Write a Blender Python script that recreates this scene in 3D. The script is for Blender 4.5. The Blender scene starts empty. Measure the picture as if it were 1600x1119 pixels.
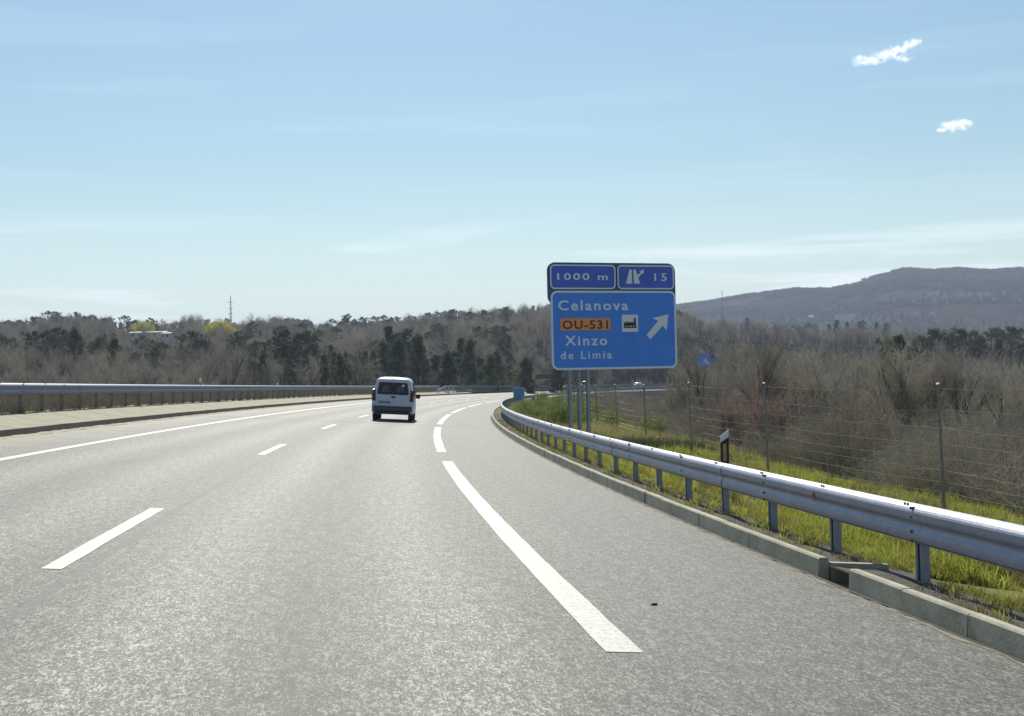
import bpy, bmesh, math, random
import numpy as np
from mathutils import Vector, Matrix, Euler
random.seed(7); rng = np.random.default_rng(7)
S = bpy.context.scene
COL = S.collection

# ------------------------------------------------------------------ camera
CAM_H = 1.3895
cd = bpy.data.cameras.new("camera"); cam = bpy.data.objects.new("camera", cd); COL.objects.link(cam)
cd.sensor_width = 36; cd.lens = 2140.6 / 1600 * 36; cd.clip_start = 0.05; cd.clip_end = 30000
PITCH = math.atan(42.5 / 2140.6)
CM = Matrix.Translation((0, 0, CAM_H)) @ Matrix.Rotation(math.pi / 2 + PITCH, 4, 'X') @ Matrix.Rotation(-0.0227, 4, 'Z')
cam.matrix_world = CM
S.camera = cam

# ------------------------------------------------------------------ world and sun
SUN_AZ, SUN_EL = math.radians(-5.0), math.radians(41)
W = bpy.data.worlds.new("World"); S.world = W; W.use_nodes = True
nt = W.node_tree; nt.nodes.clear()
def wn(t, **k):
    n = nt.nodes.new(t)
    for a, b in k.items(): setattr(n, a, b)
    return n
wout = wn('ShaderNodeOutputWorld'); wbg = wn('ShaderNodeBackground')
sky = wn('ShaderNodeTexSky', sky_type='NISHITA', sun_disc=False)
sky.sun_elevation = SUN_EL; sky.sun_rotation = SUN_AZ
sky.air_density = 1.35; sky.dust_density = 0.25; sky.ozone_density = 2.2; sky.altitude = 300
tc = wn('ShaderNodeTexCoord'); sep = wn('ShaderNodeSeparateXYZ'); nt.links.new(tc.outputs['Generated'], sep.inputs[0])
mp = wn('ShaderNodeMapping'); mp.inputs['Scale'].default_value = (1.7, 1.7, 30); mp.inputs['Rotation'].default_value = (0, math.radians(4), 0)
nt.links.new(tc.outputs['Generated'], mp.inputs['Vector'])
nz = wn('ShaderNodeTexNoise'); nz.inputs['Scale'].default_value = 1.6; nz.inputs['Detail'].default_value = 7; nz.inputs['Roughness'].default_value = .55; nz.inputs['Distortion'].default_value = .6
nt.links.new(mp.outputs[0], nz.inputs['Vector'])
rp = wn('ShaderNodeValToRGB'); rp.color_ramp.elements[0].position = .49; rp.color_ramp.elements[1].position = .66
nt.links.new(nz.outputs['Fac'], rp.inputs[0])
# thin cirrus is denser low down
el = wn('ShaderNodeMapRange'); el.inputs['From Min'].default_value = .02; el.inputs['From Max'].default_value = .125
el.inputs['To Min'].default_value = 1.7; el.inputs['To Max'].default_value = .05
nt.links.new(sep.outputs['Z'], el.inputs['Value'])
mu = wn('ShaderNodeMath', operation='MULTIPLY'); nt.links.new(rp.outputs[0], mu.inputs[0]); nt.links.new(el.outputs[0], mu.inputs[1])
mx = wn('ShaderNodeMix', data_type='RGBA'); nt.links.new(mu.outputs[0], mx.inputs['Factor'])
tint = wn('ShaderNodeMix', data_type='RGBA', blend_type='MULTIPLY'); tint.inputs['Factor'].default_value = 1
tint.inputs['B'].default_value = (0.88, 1.0, 1.01, 1)
nt.links.new(sky.outputs[0], tint.inputs['A'])
hzn = wn('ShaderNodeMapRange', interpolation_type='SMOOTHSTEP'); hzn.inputs['From Min'].default_value = -.02; hzn.inputs['From Max'].default_value = .17; hzn.inputs['To Min'].default_value = .42; hzn.inputs['To Max'].default_value = 0
nt.links.new(sep.outputs['Z'], hzn.inputs['Value'])
pale = wn('ShaderNodeMix', data_type='RGBA'); nt.links.new(hzn.outputs[0], pale.inputs['Factor']); nt.links.new(tint.outputs['Result'], pale.inputs['A']); pale.inputs['B'].default_value = (14.6, 16.4, 17.4, 1)
nt.links.new(pale.outputs['Result'], mx.inputs['A']); mx.inputs['B'].default_value = (14.5, 15.4, 16, 1)
nt.links.new(mx.outputs['Result'], wbg.inputs['Color']); nt.links.new(wbg.outputs[0], wout.inputs['Surface'])
wbg.inputs['Strength'].default_value = 0.058
sd = bpy.data.lights.new("sun", 'SUN'); sun = bpy.data.objects.new("sun", sd); COL.objects.link(sun)
sd.energy = 3.4; sd.angle = math.radians(.55); sd.color = (1, .95, .83)
sdir = Vector((math.sin(SUN_AZ) * math.cos(SUN_EL), math.cos(SUN_AZ) * math.cos(SUN_EL), math.sin(SUN_EL)))
sun.rotation_euler = sdir.to_track_quat('Z', 'Y').to_euler(); sun.location = (0, 0, 60)
S.view_settings.view_transform = 'Standard'; S.view_settings.look = 'None'
S.view_settings.exposure = 0.66; S.view_settings.gamma = 1; S.view_settings.use_curve_mapping = False
S.render.engine = 'CYCLES'
S.cycles.max_bounces = 6; S.cycles.diffuse_bounces = 3; S.cycles.glossy_bounces = 3; S.cycles.transmission_bounces = 5
S.cycles.volume_bounces = 3; S.cycles.transparent_max_bounces = 8
S.cycles.volume_max_steps = 64

# ------------------------------------------------------------------ road geometry: fitted centre path, cross-fall, crest
TH0, K0, K1, KF, BANK, CRV = -0.128075, .00186777, -9.0888e-6, .0012, .067108, -1.3034e-5
_g = np.arange(-80, 700, .5); _k = np.maximum(K0 + K1 * _g, KF); _k[_g < 0] = K0
_th = np.concatenate([[0], np.cumsum((_k[1:] + _k[:-1]) / 2 * .5)]); _th += TH0 - np.interp(0, _g, _th)
_X = np.concatenate([[0], np.cumsum(np.sin((_th[1:] + _th[:-1]) / 2) * .5)]); _X -= np.interp(0, _g, _X)
_Y = np.concatenate([[0], np.cumsum(np.cos((_th[1:] + _th[:-1]) / 2) * .5)]); _Y -= np.interp(0, _g, _Y)
def theta(s): return np.interp(s, _g, _th)
def zc(s):
    s = np.asarray(s, float); s2 = np.clip(s, -60, 260)
    return CRV * s2 * s2 / 2 + np.where(s > 260, CRV * 260 * (s - 260), 0)
def zbase(s, d):
    # the slope of the carriageway up to its edges, softer beyond
    d = np.asarray(d, float)
    return zc(s) - BANK * np.clip(d, -9.5, 12)
def P3(s, d, h=0.0):
    s = np.asarray(s, float); t = theta(s)
    return np.stack(np.broadcast_arrays(np.interp(s, _g, _X) + d * np.cos(t), np.interp(s, _g, _Y) - d * np.sin(t), zbase(s, d) + h), -1)
def V(s, d, h=0.0): return Vector([float(v) for v in P3(s, d, h)])
_ps = np.arange(-60, 620, 4.0); _pc = P3(_ps, 0.0)[:, :2]; _pt = theta(_ps)
def to_sd(x, y):
    x = np.atleast_1d(np.asarray(x, float)); y = np.atleast_1d(np.asarray(y, float)); so = np.empty_like(x); do = np.empty_like(x)
    for a in range(0, len(x), 4000):
        dx = x[a:a+4000, None] - _pc[None, :, 0]; dy = y[a:a+4000, None] - _pc[None, :, 1]
        i = (dx * dx + dy * dy).argmin(1); r = np.arange(len(i)); t = _pt[i]
        so[a:a+4000] = _ps[i] + dx[r, i] * np.sin(t) + dy[r, i] * np.cos(t)
        do[a:a+4000] = dx[r, i] * np.cos(t) - dy[r, i] * np.sin(t)
    return so, do

# ------------------------------------------------------------------ terrain height
def _hz(px): return 602 - .0227 * (px - 800)
def _tab(rows, trees=0, R=1):
    px = np.array([r[0] for r in rows], float); py = np.array([r[1] for r in rows], float)
    return np.arctan((px - 800) / 2140.6), (_hz(px) - py) / 2140.6 * R + CAM_H - trees
A1, H1 = _tab([(-900,520),(-300,512),(0,506),(60,499),(90,494),(130,497),(200,499),(300,497),(400,495),(480,499),(530,503),(580,499),(620,493),(700,486),(760,482),(830,475),(880,474),(960,480),(1060,484),(1150,492),(1250,500),(1350,504),(1600,508),(2500,515)], 14, 700)
A3, H3 = _tab([(-900,560),(700,560),(900,500),(1000,492),(1060,484),(1100,479),(1170,468),(1250,458),(1300,459),(1350,449),(1415,433),(1460,436),(1500,434),(1550,438),(1600,436),(1750,450),(2100,470),(3000,500)], 2, 3000)
def sm(a, b, x):
    t = np.clip((x - a) / (b - a), 0, 1); return t * t * (3 - 2 * t)
def wob(x, y, L, k):
    return np.sin(x / L * 6.28 + k) * np.cos(y / L * 5.1 + 1.7 * k) + .5 * np.sin((x + y) / L * 11 + 2 * k)
def terrain(x, y):
    x = np.atleast_1d(np.asarray(x, float)); y = np.atleast_1d(np.asarray(y, float))
    s, d = to_sd(x, y)
    r = np.hypot(x, y); az = np.arctan2(x, y); az = np.clip(az, -1.2, 1.2)
    h1 = np.interp(az, A1, H1); h3 = np.interp(az, A3, H3)
    behind = sm(1.0, 2.2, np.abs(np.arctan2(x, y)))
    h1 = h1 * (1 - .6 * behind); h3 = h3 * (1 - .6 * behind)
    right = sm(-.02, .16, az)
    near = -2.6 - 3.2 * sm(14, 70, d) - 1.0 * right + .35 * wob(x, y, 60, 1)
    rise = sm(130, 700, r) ** 1.25
    z = near + (h1 - near) * rise
    z += wob(x, y, 210, 2) * 1.6 * sm(200, 420, r) * (1 - sm(560, 690, r))
    back = h1 - 16
    z = np.where(r > 700, h1 + (back - h1) * sm(720, 1150, r), z)
    m = sm(1150, 3000, r)
    z = np.where(r > 1150, back + (h3 - back) * m + wob(x, y, 620, 3) * 11 * m * (1 - m) * 2, z)
    z = np.where(r > 3000, h3 * (1 - sm(3050, 5200, r)) - 6, z)
    # the road's bench, and the valley below the viaduct
    ins = (s > -58) & (s < 560)
    bench = zc(s) - BANK * np.clip(d, -9.5, 12) - 1.2
    bench = np.where(s > 205, bench - 7.5 * sm(205, 225, s) * (1 - sm(520, 560, s)), bench)
    bd = np.clip(1 - sm(15, 42, np.abs(np.where(d > 0, d, (d + 6)))), 0, 1) * ins
    low = -7.5 * sm(195, 230, s) * (1 - sm(60, 150, np.abs(d - 10))) * ins * (1 - sm(430, 520, s))
    z = z * (1 - bd) + bench * bd
    return np.where(bd < .5, z + low * (1 - bd) * (d > 0), z)
def tz(x, y): return float(terrain(x, y)[0])
def ray(px, py, Y):
    # the world point seen at photo pixel (px, py) whose forward distance is Y
    v = CM.to_3x3() @ Vector(((px - 800) / 2140.6, -(py - 559.5) / 2140.6, -1)); k = Y / v.y
    return Vector((0, 0, CAM_H)) + v * k

# ------------------------------------------------------------------ object helpers
def tag(o, label=None, cat=None, group=None, kind=None):
    if label: o['label'] = label
    if cat: o['category'] = cat
    if group: o['group'] = group
    if kind: o['kind'] = kind
    return o
def empty(name, loc=(0, 0, 0), rz=0, **k):
    o = bpy.data.objects.new(name, None); COL.objects.link(o); o.location = loc; o.rotation_euler = (0, 0, rz); o.empty_display_size = .3
    return tag(o, **k)
def mk(name, verts, faces, mats, parent=None, mi=None, smooth=False, uv=None, link=True):
    me = bpy.data.meshes.new(name); me.from_pydata([tuple(map(float, v)) for v in verts], [], [tuple(map(int, f)) for f in faces])
    if not isinstance(mats, (list, tuple)): mats = [mats]
    for m in mats: me.materials.append(m)
    if mi is not None: me.polygons.foreach_set('material_index', np.array(mi, dtype=np.int32))
    if smooth: me.polygons.foreach_set('use_smooth', [True] * len(me.polygons))
    if uv is not None:
        u = me.uv_layers.new(name='UVMap'); li = np.empty(len(me.loops), dtype=np.int32); me.loops.foreach_get('vertex_index', li)
        u.data.foreach_set('uv', np.asarray(uv, float)[li].ravel())
    me.update()
    o = bpy.data.objects.new(name, me)
    if link: COL.objects.link(o)
    if parent: o.parent = parent
    return o
class MB:
    "collects simple solids into one mesh"
    def __init__(s): s.v = []; s.f = []; s.m = []
    def add(s, v, f, m=0):
        b = len(s.v); s.v += [tuple(x) for x in v]; s.f += [tuple(i + b for i in q) for q in f]; s.m += [m] * len(f); return s
    def box(s, c, h, M=None, m=0):
        v = [Vector((c[0] + a * h[0], c[1] + b * h[1], c[2] + e * h[2])) for a in (-1, 1) for b in (-1, 1) for e in (-1, 1)]
        if M is not None: v = [M @ q for q in v]
        return s.add(v, [(0,1,3,2),(4,6,7,5),(0,4,5,1),(2,3,7,6),(0,2,6,4),(1,5,7,3)], m)
    def tube(s, a, b, r0, r1=None, n=8, m=0, caps=True):
        a = Vector(a); b = Vector(b); r1 = r0 if r1 is None else r1
        q = (b - a).to_track_quat('Z', 'Y'); v = []
        for p, r in ((a, r0), (b, r1)):
            for i in range(n): v.append(p + q @ Vector((r * math.cos(6.28318 * i / n), r * math.sin(6.28318 * i / n), 0)))
        f = [(i, (i + 1) % n, n + (i + 1) % n, n + i) for i in range(n)]
        if caps: f += [tuple(range(n - 1, -1, -1)), tuple(range(n, 2 * n))]
        return s.add(v, f, m)
    def loft(s, rings, m=0, caps=True, mf=None):
        n = len(rings[0]); v = [p for r in rings for p in r]; f = []; b = len(s.v)
        for k in range(len(rings) - 1):
            for i in range(n): f.append((k*n+i, k*n+(i+1) % n, (k+1)*n+(i+1) % n, (k+1)*n+i))
        if caps: f += [tuple(range(n - 1, -1, -1)), tuple(range((len(rings)-1)*n, len(rings)*n))]
        return s.add(v, f, m)
    def out(s, name, mats, parent=None, smooth=False, bevel=0, link=True):
        o = mk(name, s.v, s.f, mats, parent, s.m, smooth, link=link)
        if bevel:
            md = o.modifiers.new('bevel', 'BEVEL'); md.width = bevel; md.segments = 2; md.limit_method = 'ANGLE'; md.angle_limit = .6
        return o
def copy_obj(o, parent=None, name=None):
    c = o.copy(); COL.objects.link(c)
    if parent is not None: c.parent = parent
    return c
def copy_tree(o, parent=None):
    c = o.copy(); COL.objects.link(c); c.parent = parent
    for ch in o.children: copy_tree(ch, c)
    return c

# ------------------------------------------------------------------ materials
class NT:
    def __init__(s, name):
        s.m = bpy.data.materials.new(name); s.m.use_nodes = True; s.t = s.m.node_tree; s.b = s.t.nodes['Principled BSDF']; s.o = s.t.nodes['Material Output']
    def n(s, t, **k):
        x = s.t.nodes.new(t)
        for a, b in k.items(): setattr(x, a, b)
        return x
    def l(s, a, b): s.t.links.new(a, b)
    def noise(s, vec, scale, detail=4, rough=.55, dist=0):
        x = s.n('ShaderNodeTexNoise'); x.inputs['Scale'].default_value = scale; x.inputs['Detail'].default_value = detail
        x.inputs['Roughness'].default_value = rough; x.inputs['Distortion'].default_value = dist
        if vec: s.l(vec, x.inputs['Vector'])
        return x.outputs['Fac']
    def ramp(s, fac, stops, interp='LINEAR'):
        x = s.n('ShaderNodeValToRGB'); e = x.color_ramp.elements; x.color_ramp.interpolation = interp
        while len(e) < len(stops): e.new(.5)
        for q, (p, c) in zip(e, stops): q.position = p; q.color = (*c, 1) if len(c) == 3 else c
        s.l(fac, x.inputs[0]); return x.outputs[0]
    def mix(s, f, a, b, mode='MIX'):
        x = s.n('ShaderNodeMix', data_type='RGBA', blend_type=mode)
        for k, v in (('Factor', f), ('A', a), ('B', b)):
            i = x.inputs[k]
            if isinstance(v, (int, float)): i.default_value = v
            elif isinstance(v, tuple): i.default_value = (*v, 1)
            else: s.l(v, i)
        return x.outputs['Result']
    def math(s, op, a, b=0.0, c=None):
        x = s.n('ShaderNodeMath', operation=op)
        for i, v in enumerate((a, b, c)):
            if v is None: continue
            if isinstance(v, (int, float)): x.inputs[i].default_value = v
            else: s.l(v, x.inputs[i])
        return x.outputs[0]
    def bump(s, h, strength=.3, dist=.01):
        x = s.n('ShaderNodeBump'); x.inputs['Strength'].default_value = strength; x.inputs['Distance'].default_value = dist
        s.l(h, x.inputs['Height']); s.l(x.outputs[0], s.b.inputs['Normal'])
    def set(s, **k):
        for a, v in k.items():
            i = s.b.inputs[a.replace('_', ' ')]
            if isinstance(v, (int, float, tuple)): i.default_value = (*v, 1) if isinstance(v, tuple) and len(v) == 3 and i.type == 'RGBA' else v
            else: s.l(v, i)
        return s
def simple(name, col, rough=.6, metal=0., vary=.18, scale=6., bump=0., spec=.5):
    q = NT(name); t = q.n('ShaderNodeTexCoord'); f = q.noise(t.outputs['Object'], scale, 5)
    c = q.ramp(f, [(.3, tuple(x * (1 - vary) for x in col)), (.7, tuple(min(1, x * (1 + vary)) for x in col))])
    q.set(Base_Color=c, Roughness=rough, Metallic=metal); q.b.inputs['Specular IOR Level'].default_value = spec
    if bump: q.bump(q.noise(t.outputs['Object'], scale * 8, 3), bump, .005)
    return q.m
def asphalt(name, opp=False):
    q = NT(name); uv = q.n('ShaderNodeUVMap', uv_map='UVMap'); sp = q.n('ShaderNodeSeparateXYZ'); q.l(uv.outputs[0], sp.inputs[0]); d, s_ = sp.outputs[0], sp.outputs[1]
    ma = q.n('ShaderNodeMapping'); ma.inputs['Scale'].default_value = (1, .34, 1); q.l(uv.outputs[0], ma.inputs[0])
    fine = q.noise(ma.outputs[0], 92, 2, .6); mid = q.noise(ma.outputs[0], 38, 3, .7); lrg = q.noise(ma.outputs[0], 11, 2, .6)
    vo = q.n('ShaderNodeTexVoronoi'); vo.inputs['Scale'].default_value = 58; q.l(ma.outputs[0], vo.inputs['Vector'])
    agg = q.math('ADD', q.math('ADD', q.math('MULTIPLY', fine, .5), q.math('MULTIPLY', mid, .34)), q.math('MULTIPLY', lrg, .16))
    c = q.ramp(agg, [(.395, (.012, .012, .010)), (.465, (.073, .075, .063)), (.53, (.158, .161, .136)), (.60, (.43, .435, .37))])
    # single pale and dark stones
    cc = q.n('ShaderNodeSeparateColor'); q.l(vo.outputs['Color'], cc.inputs[0])
    st = q.ramp(cc.outputs[0], [(.90, (0, 0, 0)), (.93, (1, 1, 1))])
    c = q.mix(q.math('MULTIPLY', st, .5), c, (.42, .41, .36))
    st2 = q.ramp(cc.outputs[1], [(.86, (0, 0, 0)), (.9, (1, 1, 1))]); c = q.mix(q.math('MULTIPLY', st2, .6), c, (.03, .03, .028))
    mpn = q.n('ShaderNodeMapping'); mpn.inputs['Scale'].default_value = (.55, .045, 1); q.l(uv.outputs[0], mpn.inputs[0])
    big = q.noise(mpn.outputs[0], 2.2, 5, .6); c = q.mix(1.0, c, q.ramp(big, [(.3, (.84, .84, .83)), (.7, (1.1, 1.1, 1.1))]), 'MULTIPLY')
    if not opp:
        # polished wheel paths of both lanes, darker between and on the shoulders
        g = None
        for wp in (-1.15, .55, -4.75, -3.05):
            x = q.math('DIVIDE', q.math('SUBTRACT', d, wp), .42); e = q.math('EXPONENT', q.math('MULTIPLY', q.math('MULTIPLY', x, x), -1.0), 0)
            e.node.inputs[0].default_value = 0
            g = e if g is None else q.math('ADD', g, e)
        c = q.mix(1.0, c, q.ramp(g, [(0, (.8, .8, .8)), (1, (1.3, 1.3, 1.29))]), 'MULTIPLY')
        # dark drips of oil along the middle of each lane, long faint cracks and patched spots
        oil = None
        for wp in (-.32, -3.95):
            x = q.math('DIVIDE', q.math('SUBTRACT', d, wp), .3); e = q.math('EXPONENT', q.math('MULTIPLY', q.math('MULTIPLY', x, x), -1.0), 0); oil = e if oil is None else q.math('ADD', oil, e)
        on = q.noise(mpn.outputs[0], 9, 4, .7); oil = q.math('MULTIPLY', oil, q.math('MULTIPLY', q.math('MAXIMUM', q.math('SUBTRACT', on, .42), 0.), 2.4)); c = q.mix(q.math('MINIMUM', oil, .5), c, (.035, .034, .03))
        vk = q.n('ShaderNodeTexVoronoi', feature='DISTANCE_TO_EDGE'); vk.inputs['Scale'].default_value = .23; mk2 = q.n('ShaderNodeMapping'); mk2.inputs['Scale'].default_value = (1.2, .8, 1); q.l(uv.outputs[0], mk2.inputs[0])
        wz = q.n('ShaderNodeTexNoise'); wz.inputs['Scale'].default_value = 1.2; q.l(uv.outputs[0], wz.inputs['Vector']); va = q.n('ShaderNodeVectorMath', operation='ADD'); q.l(mk2.outputs[0], va.inputs[0]); q.l(wz.outputs['Color'], va.inputs[1]); q.l(va.outputs[0], vk.inputs['Vector'])
        ck = q.math('MULTIPLY', q.math('LESS_THAN', vk.outputs['Distance'], .0022), q.math('GREATER_THAN', q.noise(uv.outputs[0], .35, 3), .53)); c = q.mix(q.math('MULTIPLY', ck, .45), c, (.02, .02, .02))
        sh = q.math('GREATER_THAN', d, 1.72); c = q.mix(q.math('MULTIPLY', sh, .16), c, (.12, .12, .12))
        sm_ = q.math('LESS_THAN', q.math('ABSOLUTE', q.math('ADD', d, 1.93)), .045); c = q.mix(q.math('MULTIPLY', sm_, .6), c, (.08, .08, .08))
        # sand and dirt on the inner shoulder
        dn = q.noise(uv.outputs[0], 1.3, 6, .7); dd = q.math('ADD', q.math('MULTIPLY', q.math('ADD', d, 6.1), -.6), q.math('MULTIPLY', q.math('SUBTRACT', dn, .5), 2.4))
        dd = q.math('MULTIPLY', q.math('MINIMUM', q.math('MAXIMUM', dd, 0.), 1.), .6); c = q.mix(dd, c, (.30, .26, .18))
        d2 = q.math('ADD', q.math('MULTIPLY', q.math('SUBTRACT', d, 3.62), 3.), q.math('MULTIPLY', q.math('SUBTRACT', dn, .5), 2.)); d2 = q.math('MULTIPLY', q.math('MINIMUM', q.math('MAXIMUM', d2, 0.), 1.), .45); c = q.mix(d2, c, (.24, .21, .15))
    q.set(Base_Color=c, Roughness=.68); q.b.inputs['Specular IOR Level'].default_value = .34
    q.bump(agg, .5, .008); return q.m
M_road = asphalt('asphalt'); M_road2 = asphalt('asphalt_far', True)
def paintmat():
    q = NT('road_paint'); uv = q.n('ShaderNodeUVMap', uv_map='UVMap'); sp = q.n('ShaderNodeSeparateXYZ'); q.l(uv.outputs[0], sp.inputs[0])
    n1 = q.noise(uv.outputs[0], 30, 4, .6); n2 = q.noise(uv.outputs[0], 6, 4, .6)
    c = q.ramp(n1, [(.36, (.20, .195, .17)), (.43, (.48, .47, .41)), (.6, (.57, .56, .50))]); c = q.mix(1.0, c, q.ramp(n2, [(.35, (.86, .86, .84)), (.6, (1, 1, 1))]), 'MULTIPLY')
    w = q.math('SINE', q.math('MULTIPLY', sp.outputs[1], 42.0)); wob_ = q.noise(uv.outputs[0], 10, 3)
    w = q.math('ADD', w, wob_)
    c = q.mix(1.0, c, q.ramp(w, [(.0, (.93, .93, .92)), (.5, (1, 1, 1))]), 'MULTIPLY')
    q.set(Base_Color=c, Roughness=.55); q.bump(w, .25, .006); return q.m
M_paint = paintmat()
def concrete(name, col, joint=0.0, stain=.3):
    q = NT(name); t = q.n('ShaderNodeTexCoord'); g = t.outputs['Object']
    n1 = q.noise(g, 2.2, 6, .65); n2 = q.noise(g, 45, 3, .6)
    c = q.ramp(n1, [(.3, tuple(x * (1 - stain) for x in col)), (.7, tuple(x * 1.12 for x in col))])
    c = q.mix(1.0, c, q.ramp(n2, [(.3, (.82, .82, .8)), (.7, (1.1, 1.1, 1.1))]), 'MULTIPLY')
    q.set(Base_Color=c, Roughness=.85); q.bump(n2, .4, .006); return q.m
M_kerb = concrete('kerb_concrete', (.50, .46, .35), stain=.4); M_gut = concrete('gutter_concrete', (.33, .30, .20), stain=.25); M_conc = concrete('viaduct_concrete', (.28, .28, .28))
M_kerb_dark = concrete('dark_brown_kerb', (.024, .018, .013), stain=.4)  # very dark brown, for the median kerb face and the right kerb's base line
def steel(name, col=(.55, .56, .58), rough=.42, metal=.75, spec=.9):
    q = NT(name); t = q.n('ShaderNodeTexCoord'); n1 = q.noise(t.outputs['Object'], 3.5, 6, .7); n2 = q.noise(t.outputs['Object'], 40, 2)
    c = q.ramp(n1, [(.3, tuple(x * .7 for x in col)), (.7, tuple(x * 1.08 for x in col))]); n3 = q.noise(t.outputs['Object'], 1.1, 8, .75); c = q.mix(q.ramp(n3, [(.58, (0, 0, 0)), (.72, (.5, .5, .5))]), c, (.16, .15, .13))
    r = q.ramp(n2, [(.3, (rough - .07,) * 3), (.7, (rough + .12,) * 3)])
    q.set(Base_Color=c, Roughness=r, Metallic=metal); q.b.inputs['Specular IOR Level'].default_value = spec; q.bump(n2, .08, .003); return q.m
M_steel = steel('galvanised_steel', (.235, .255, .345), .40, .18); M_post = steel('galvanised_post', (.38, .39, .44), .7, .05, .2); M_steel_shade = steel('median_steel_painted_shade', (.11, .12, .19), .42, .08); M_postl = steel('dusty_post', (.27, .25, .22), .75, .0, .2); M_bolt = simple('dark_bolt', (.07, .065, .06), .6, .3)  # median beam steel: darker copy, the shade on its face is in the colour
M_rust = simple('rust_spot', (.26, .15, .06), .85)
M_wire = simple('fence_wire', (.42, .40, .36), .5, .4); M_fpost = simple('fence_post_steel', (.24, .225, .20), .65, .2, bump=.2)
def leafmat(name, cols, trans=.5, rough=.6, objvar=.5, scale=.6):
    q = NT(name); oi = q.n('ShaderNodeObjectInfo'); t = q.n('ShaderNodeNewGeometry'); f = q.noise(t.outputs['Position'], scale, 4, .7)
    rn = q.math('ADD', q.math('MULTIPLY', f, 1 - objvar), q.math('MULTIPLY', oi.outputs['Random'], objvar))
    k = len(cols); c = q.ramp(rn, [(.22 + .56 * i / (k - 1), x) for i, x in enumerate(cols)])
    q.set(Base_Color=c, Roughness=rough); q.b.inputs['Specular IOR Level'].default_value = .02
    if trans:
        tr = q.n('ShaderNodeBsdfTranslucent'); q.l(c, tr.inputs[0]); ms = q.n('ShaderNodeMixShader'); ms.inputs[0].default_value = trans
        q.l(q.b.outputs[0], ms.inputs[1]); q.l(tr.outputs[0], ms.inputs[2]); q.l(ms.outputs[0], q.o.inputs[0])
    return q.m
M_grass = leafmat('grass_blades', [(.33, .27, .08), (.36, .38, .06), (.24, .31, .05), (.50, .46, .13)], .5, scale=1.6, objvar=.6)
M_dry = leafmat('dry_grass', [(.20, .155, .08), (.30, .25, .13), (.17, .17, .06)], .4, scale=1.2)
M_med = leafmat('median_stalks', [(.17, .15, .12), (.23, .205, .165), (.19, .19, .14)], .25); M_med2 = leafmat('median_dead_grass', [(.18, .16, .135), (.25, .22, .185)], .25)
M_tan = leafmat('tan_grass', [(.34, .27, .14), (.42, .36, .18), (.30, .32, .12)], .4)
M_far = leafmat('far_bare_wood', [(.10, .09, .075), (.15, .13, .10)], .1)
M_needle = leafmat('pine_needles', [(.065, .085, .055), (.095, .12, .07), (.135, .155, .085)], .3, objvar=.7)
M_twig = leafmat('bare_twigs', [(.27, .235, .195), (.35, .305, .255), (.41, .375, .295)], .2, objvar=.8)
M_redtwig = leafmat('reddish_twigs', [(.26, .175, .15), (.33, .235, .195)], .2)
M_bark = leafmat('bark', [(.075, .062, .05), (.15, .13, .11)], 0, .9, scale=3)
M_bramble = leafmat('dead_bramble', [(.225, .19, .16), (.30, .26, .21), (.35, .32, .23)], .17, objvar=.8)
M_broom = leafmat('broom_green', [(.12, .17, .05), (.19, .24, .07), (.27, .26, .10)], .4)
M_mimosa = leafmat('mimosa_yellow', [(.40, .37, .04), (.55, .50, .06), (.26, .28, .05)], .4)
def soilmat():
    q = NT('soil_and_grass'); t = q.n('ShaderNodeNewGeometry'); p = t.outputs['Position']
    n1 = q.noise(p, .35, 6, .7); n2 = q.noise(p, 9, 5, .7); f = q.math('ADD', q.math('MULTIPLY', n1, .6), q.math('MULTIPLY', n2, .4))
    c = q.ramp(f, [(.34, (.13, .11, .06)), (.44, (.22, .22, .07)), (.54, (.17, .20, .05)), (.66, (.30, .25, .14))])
    q.set(Base_Color=c, Roughness=.95); q.b.inputs['Specular IOR Level'].default_value = .1; q.bump(n2, .8, .06); return q.m
M_soil = soilmat()
def landmat():
    q = NT('winter_woodland_ground'); t = q.n('ShaderNodeNewGeometry'); p = t.outputs['Position']
    mpn = q.n('ShaderNodeMapping'); mpn.inputs['Scale'].default_value = (1, 1, 2.2); q.l(p, mpn.inputs[0])
    n0 = q.noise(mpn.outputs[0], .0045, 6, .62, .4); n1 = q.noise(p, .05, 6, .75); n2 = q.noise(p, .28, 4, .8)
    c = q.ramp(n0, [(.36, (.042, .042, .034)), (.46, (.075, .07, .058)), (.53, (.045, .048, .042)), (.58, (.105, .095, .08)), (.66, (.10, .10, .065))])
    c = q.mix(1.0, c, q.ramp(n1, [(.32, (.55, .55, .55)), (.66, (1.35, 1.35, 1.3))]), 'MULTIPLY')
    c = q.mix(1.0, c, q.ramp(n2, [(.35, (.6, .6, .6)), (.65, (1.4, 1.4, 1.4))]), 'MULTIPLY')
    q.set(Base_Color=c, Roughness=1); q.b.inputs['Specular IOR Level'].default_value = 0
    q.bump(q.math('ADD', n1, n2), 1.0, 6.0); return q.m
M_land = landmat()
M_white = simple('white_paint', (.78, .79, .80), .3, 0, .03); M_black = simple('black_plastic', (.02, .02, .022), .5, 0, .1)
M_rubber = simple('tyre_rubber', (.018, .018, .018), .85); M_dark = simple('dark_underbody', (.012, .012, .013), .8)

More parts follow.
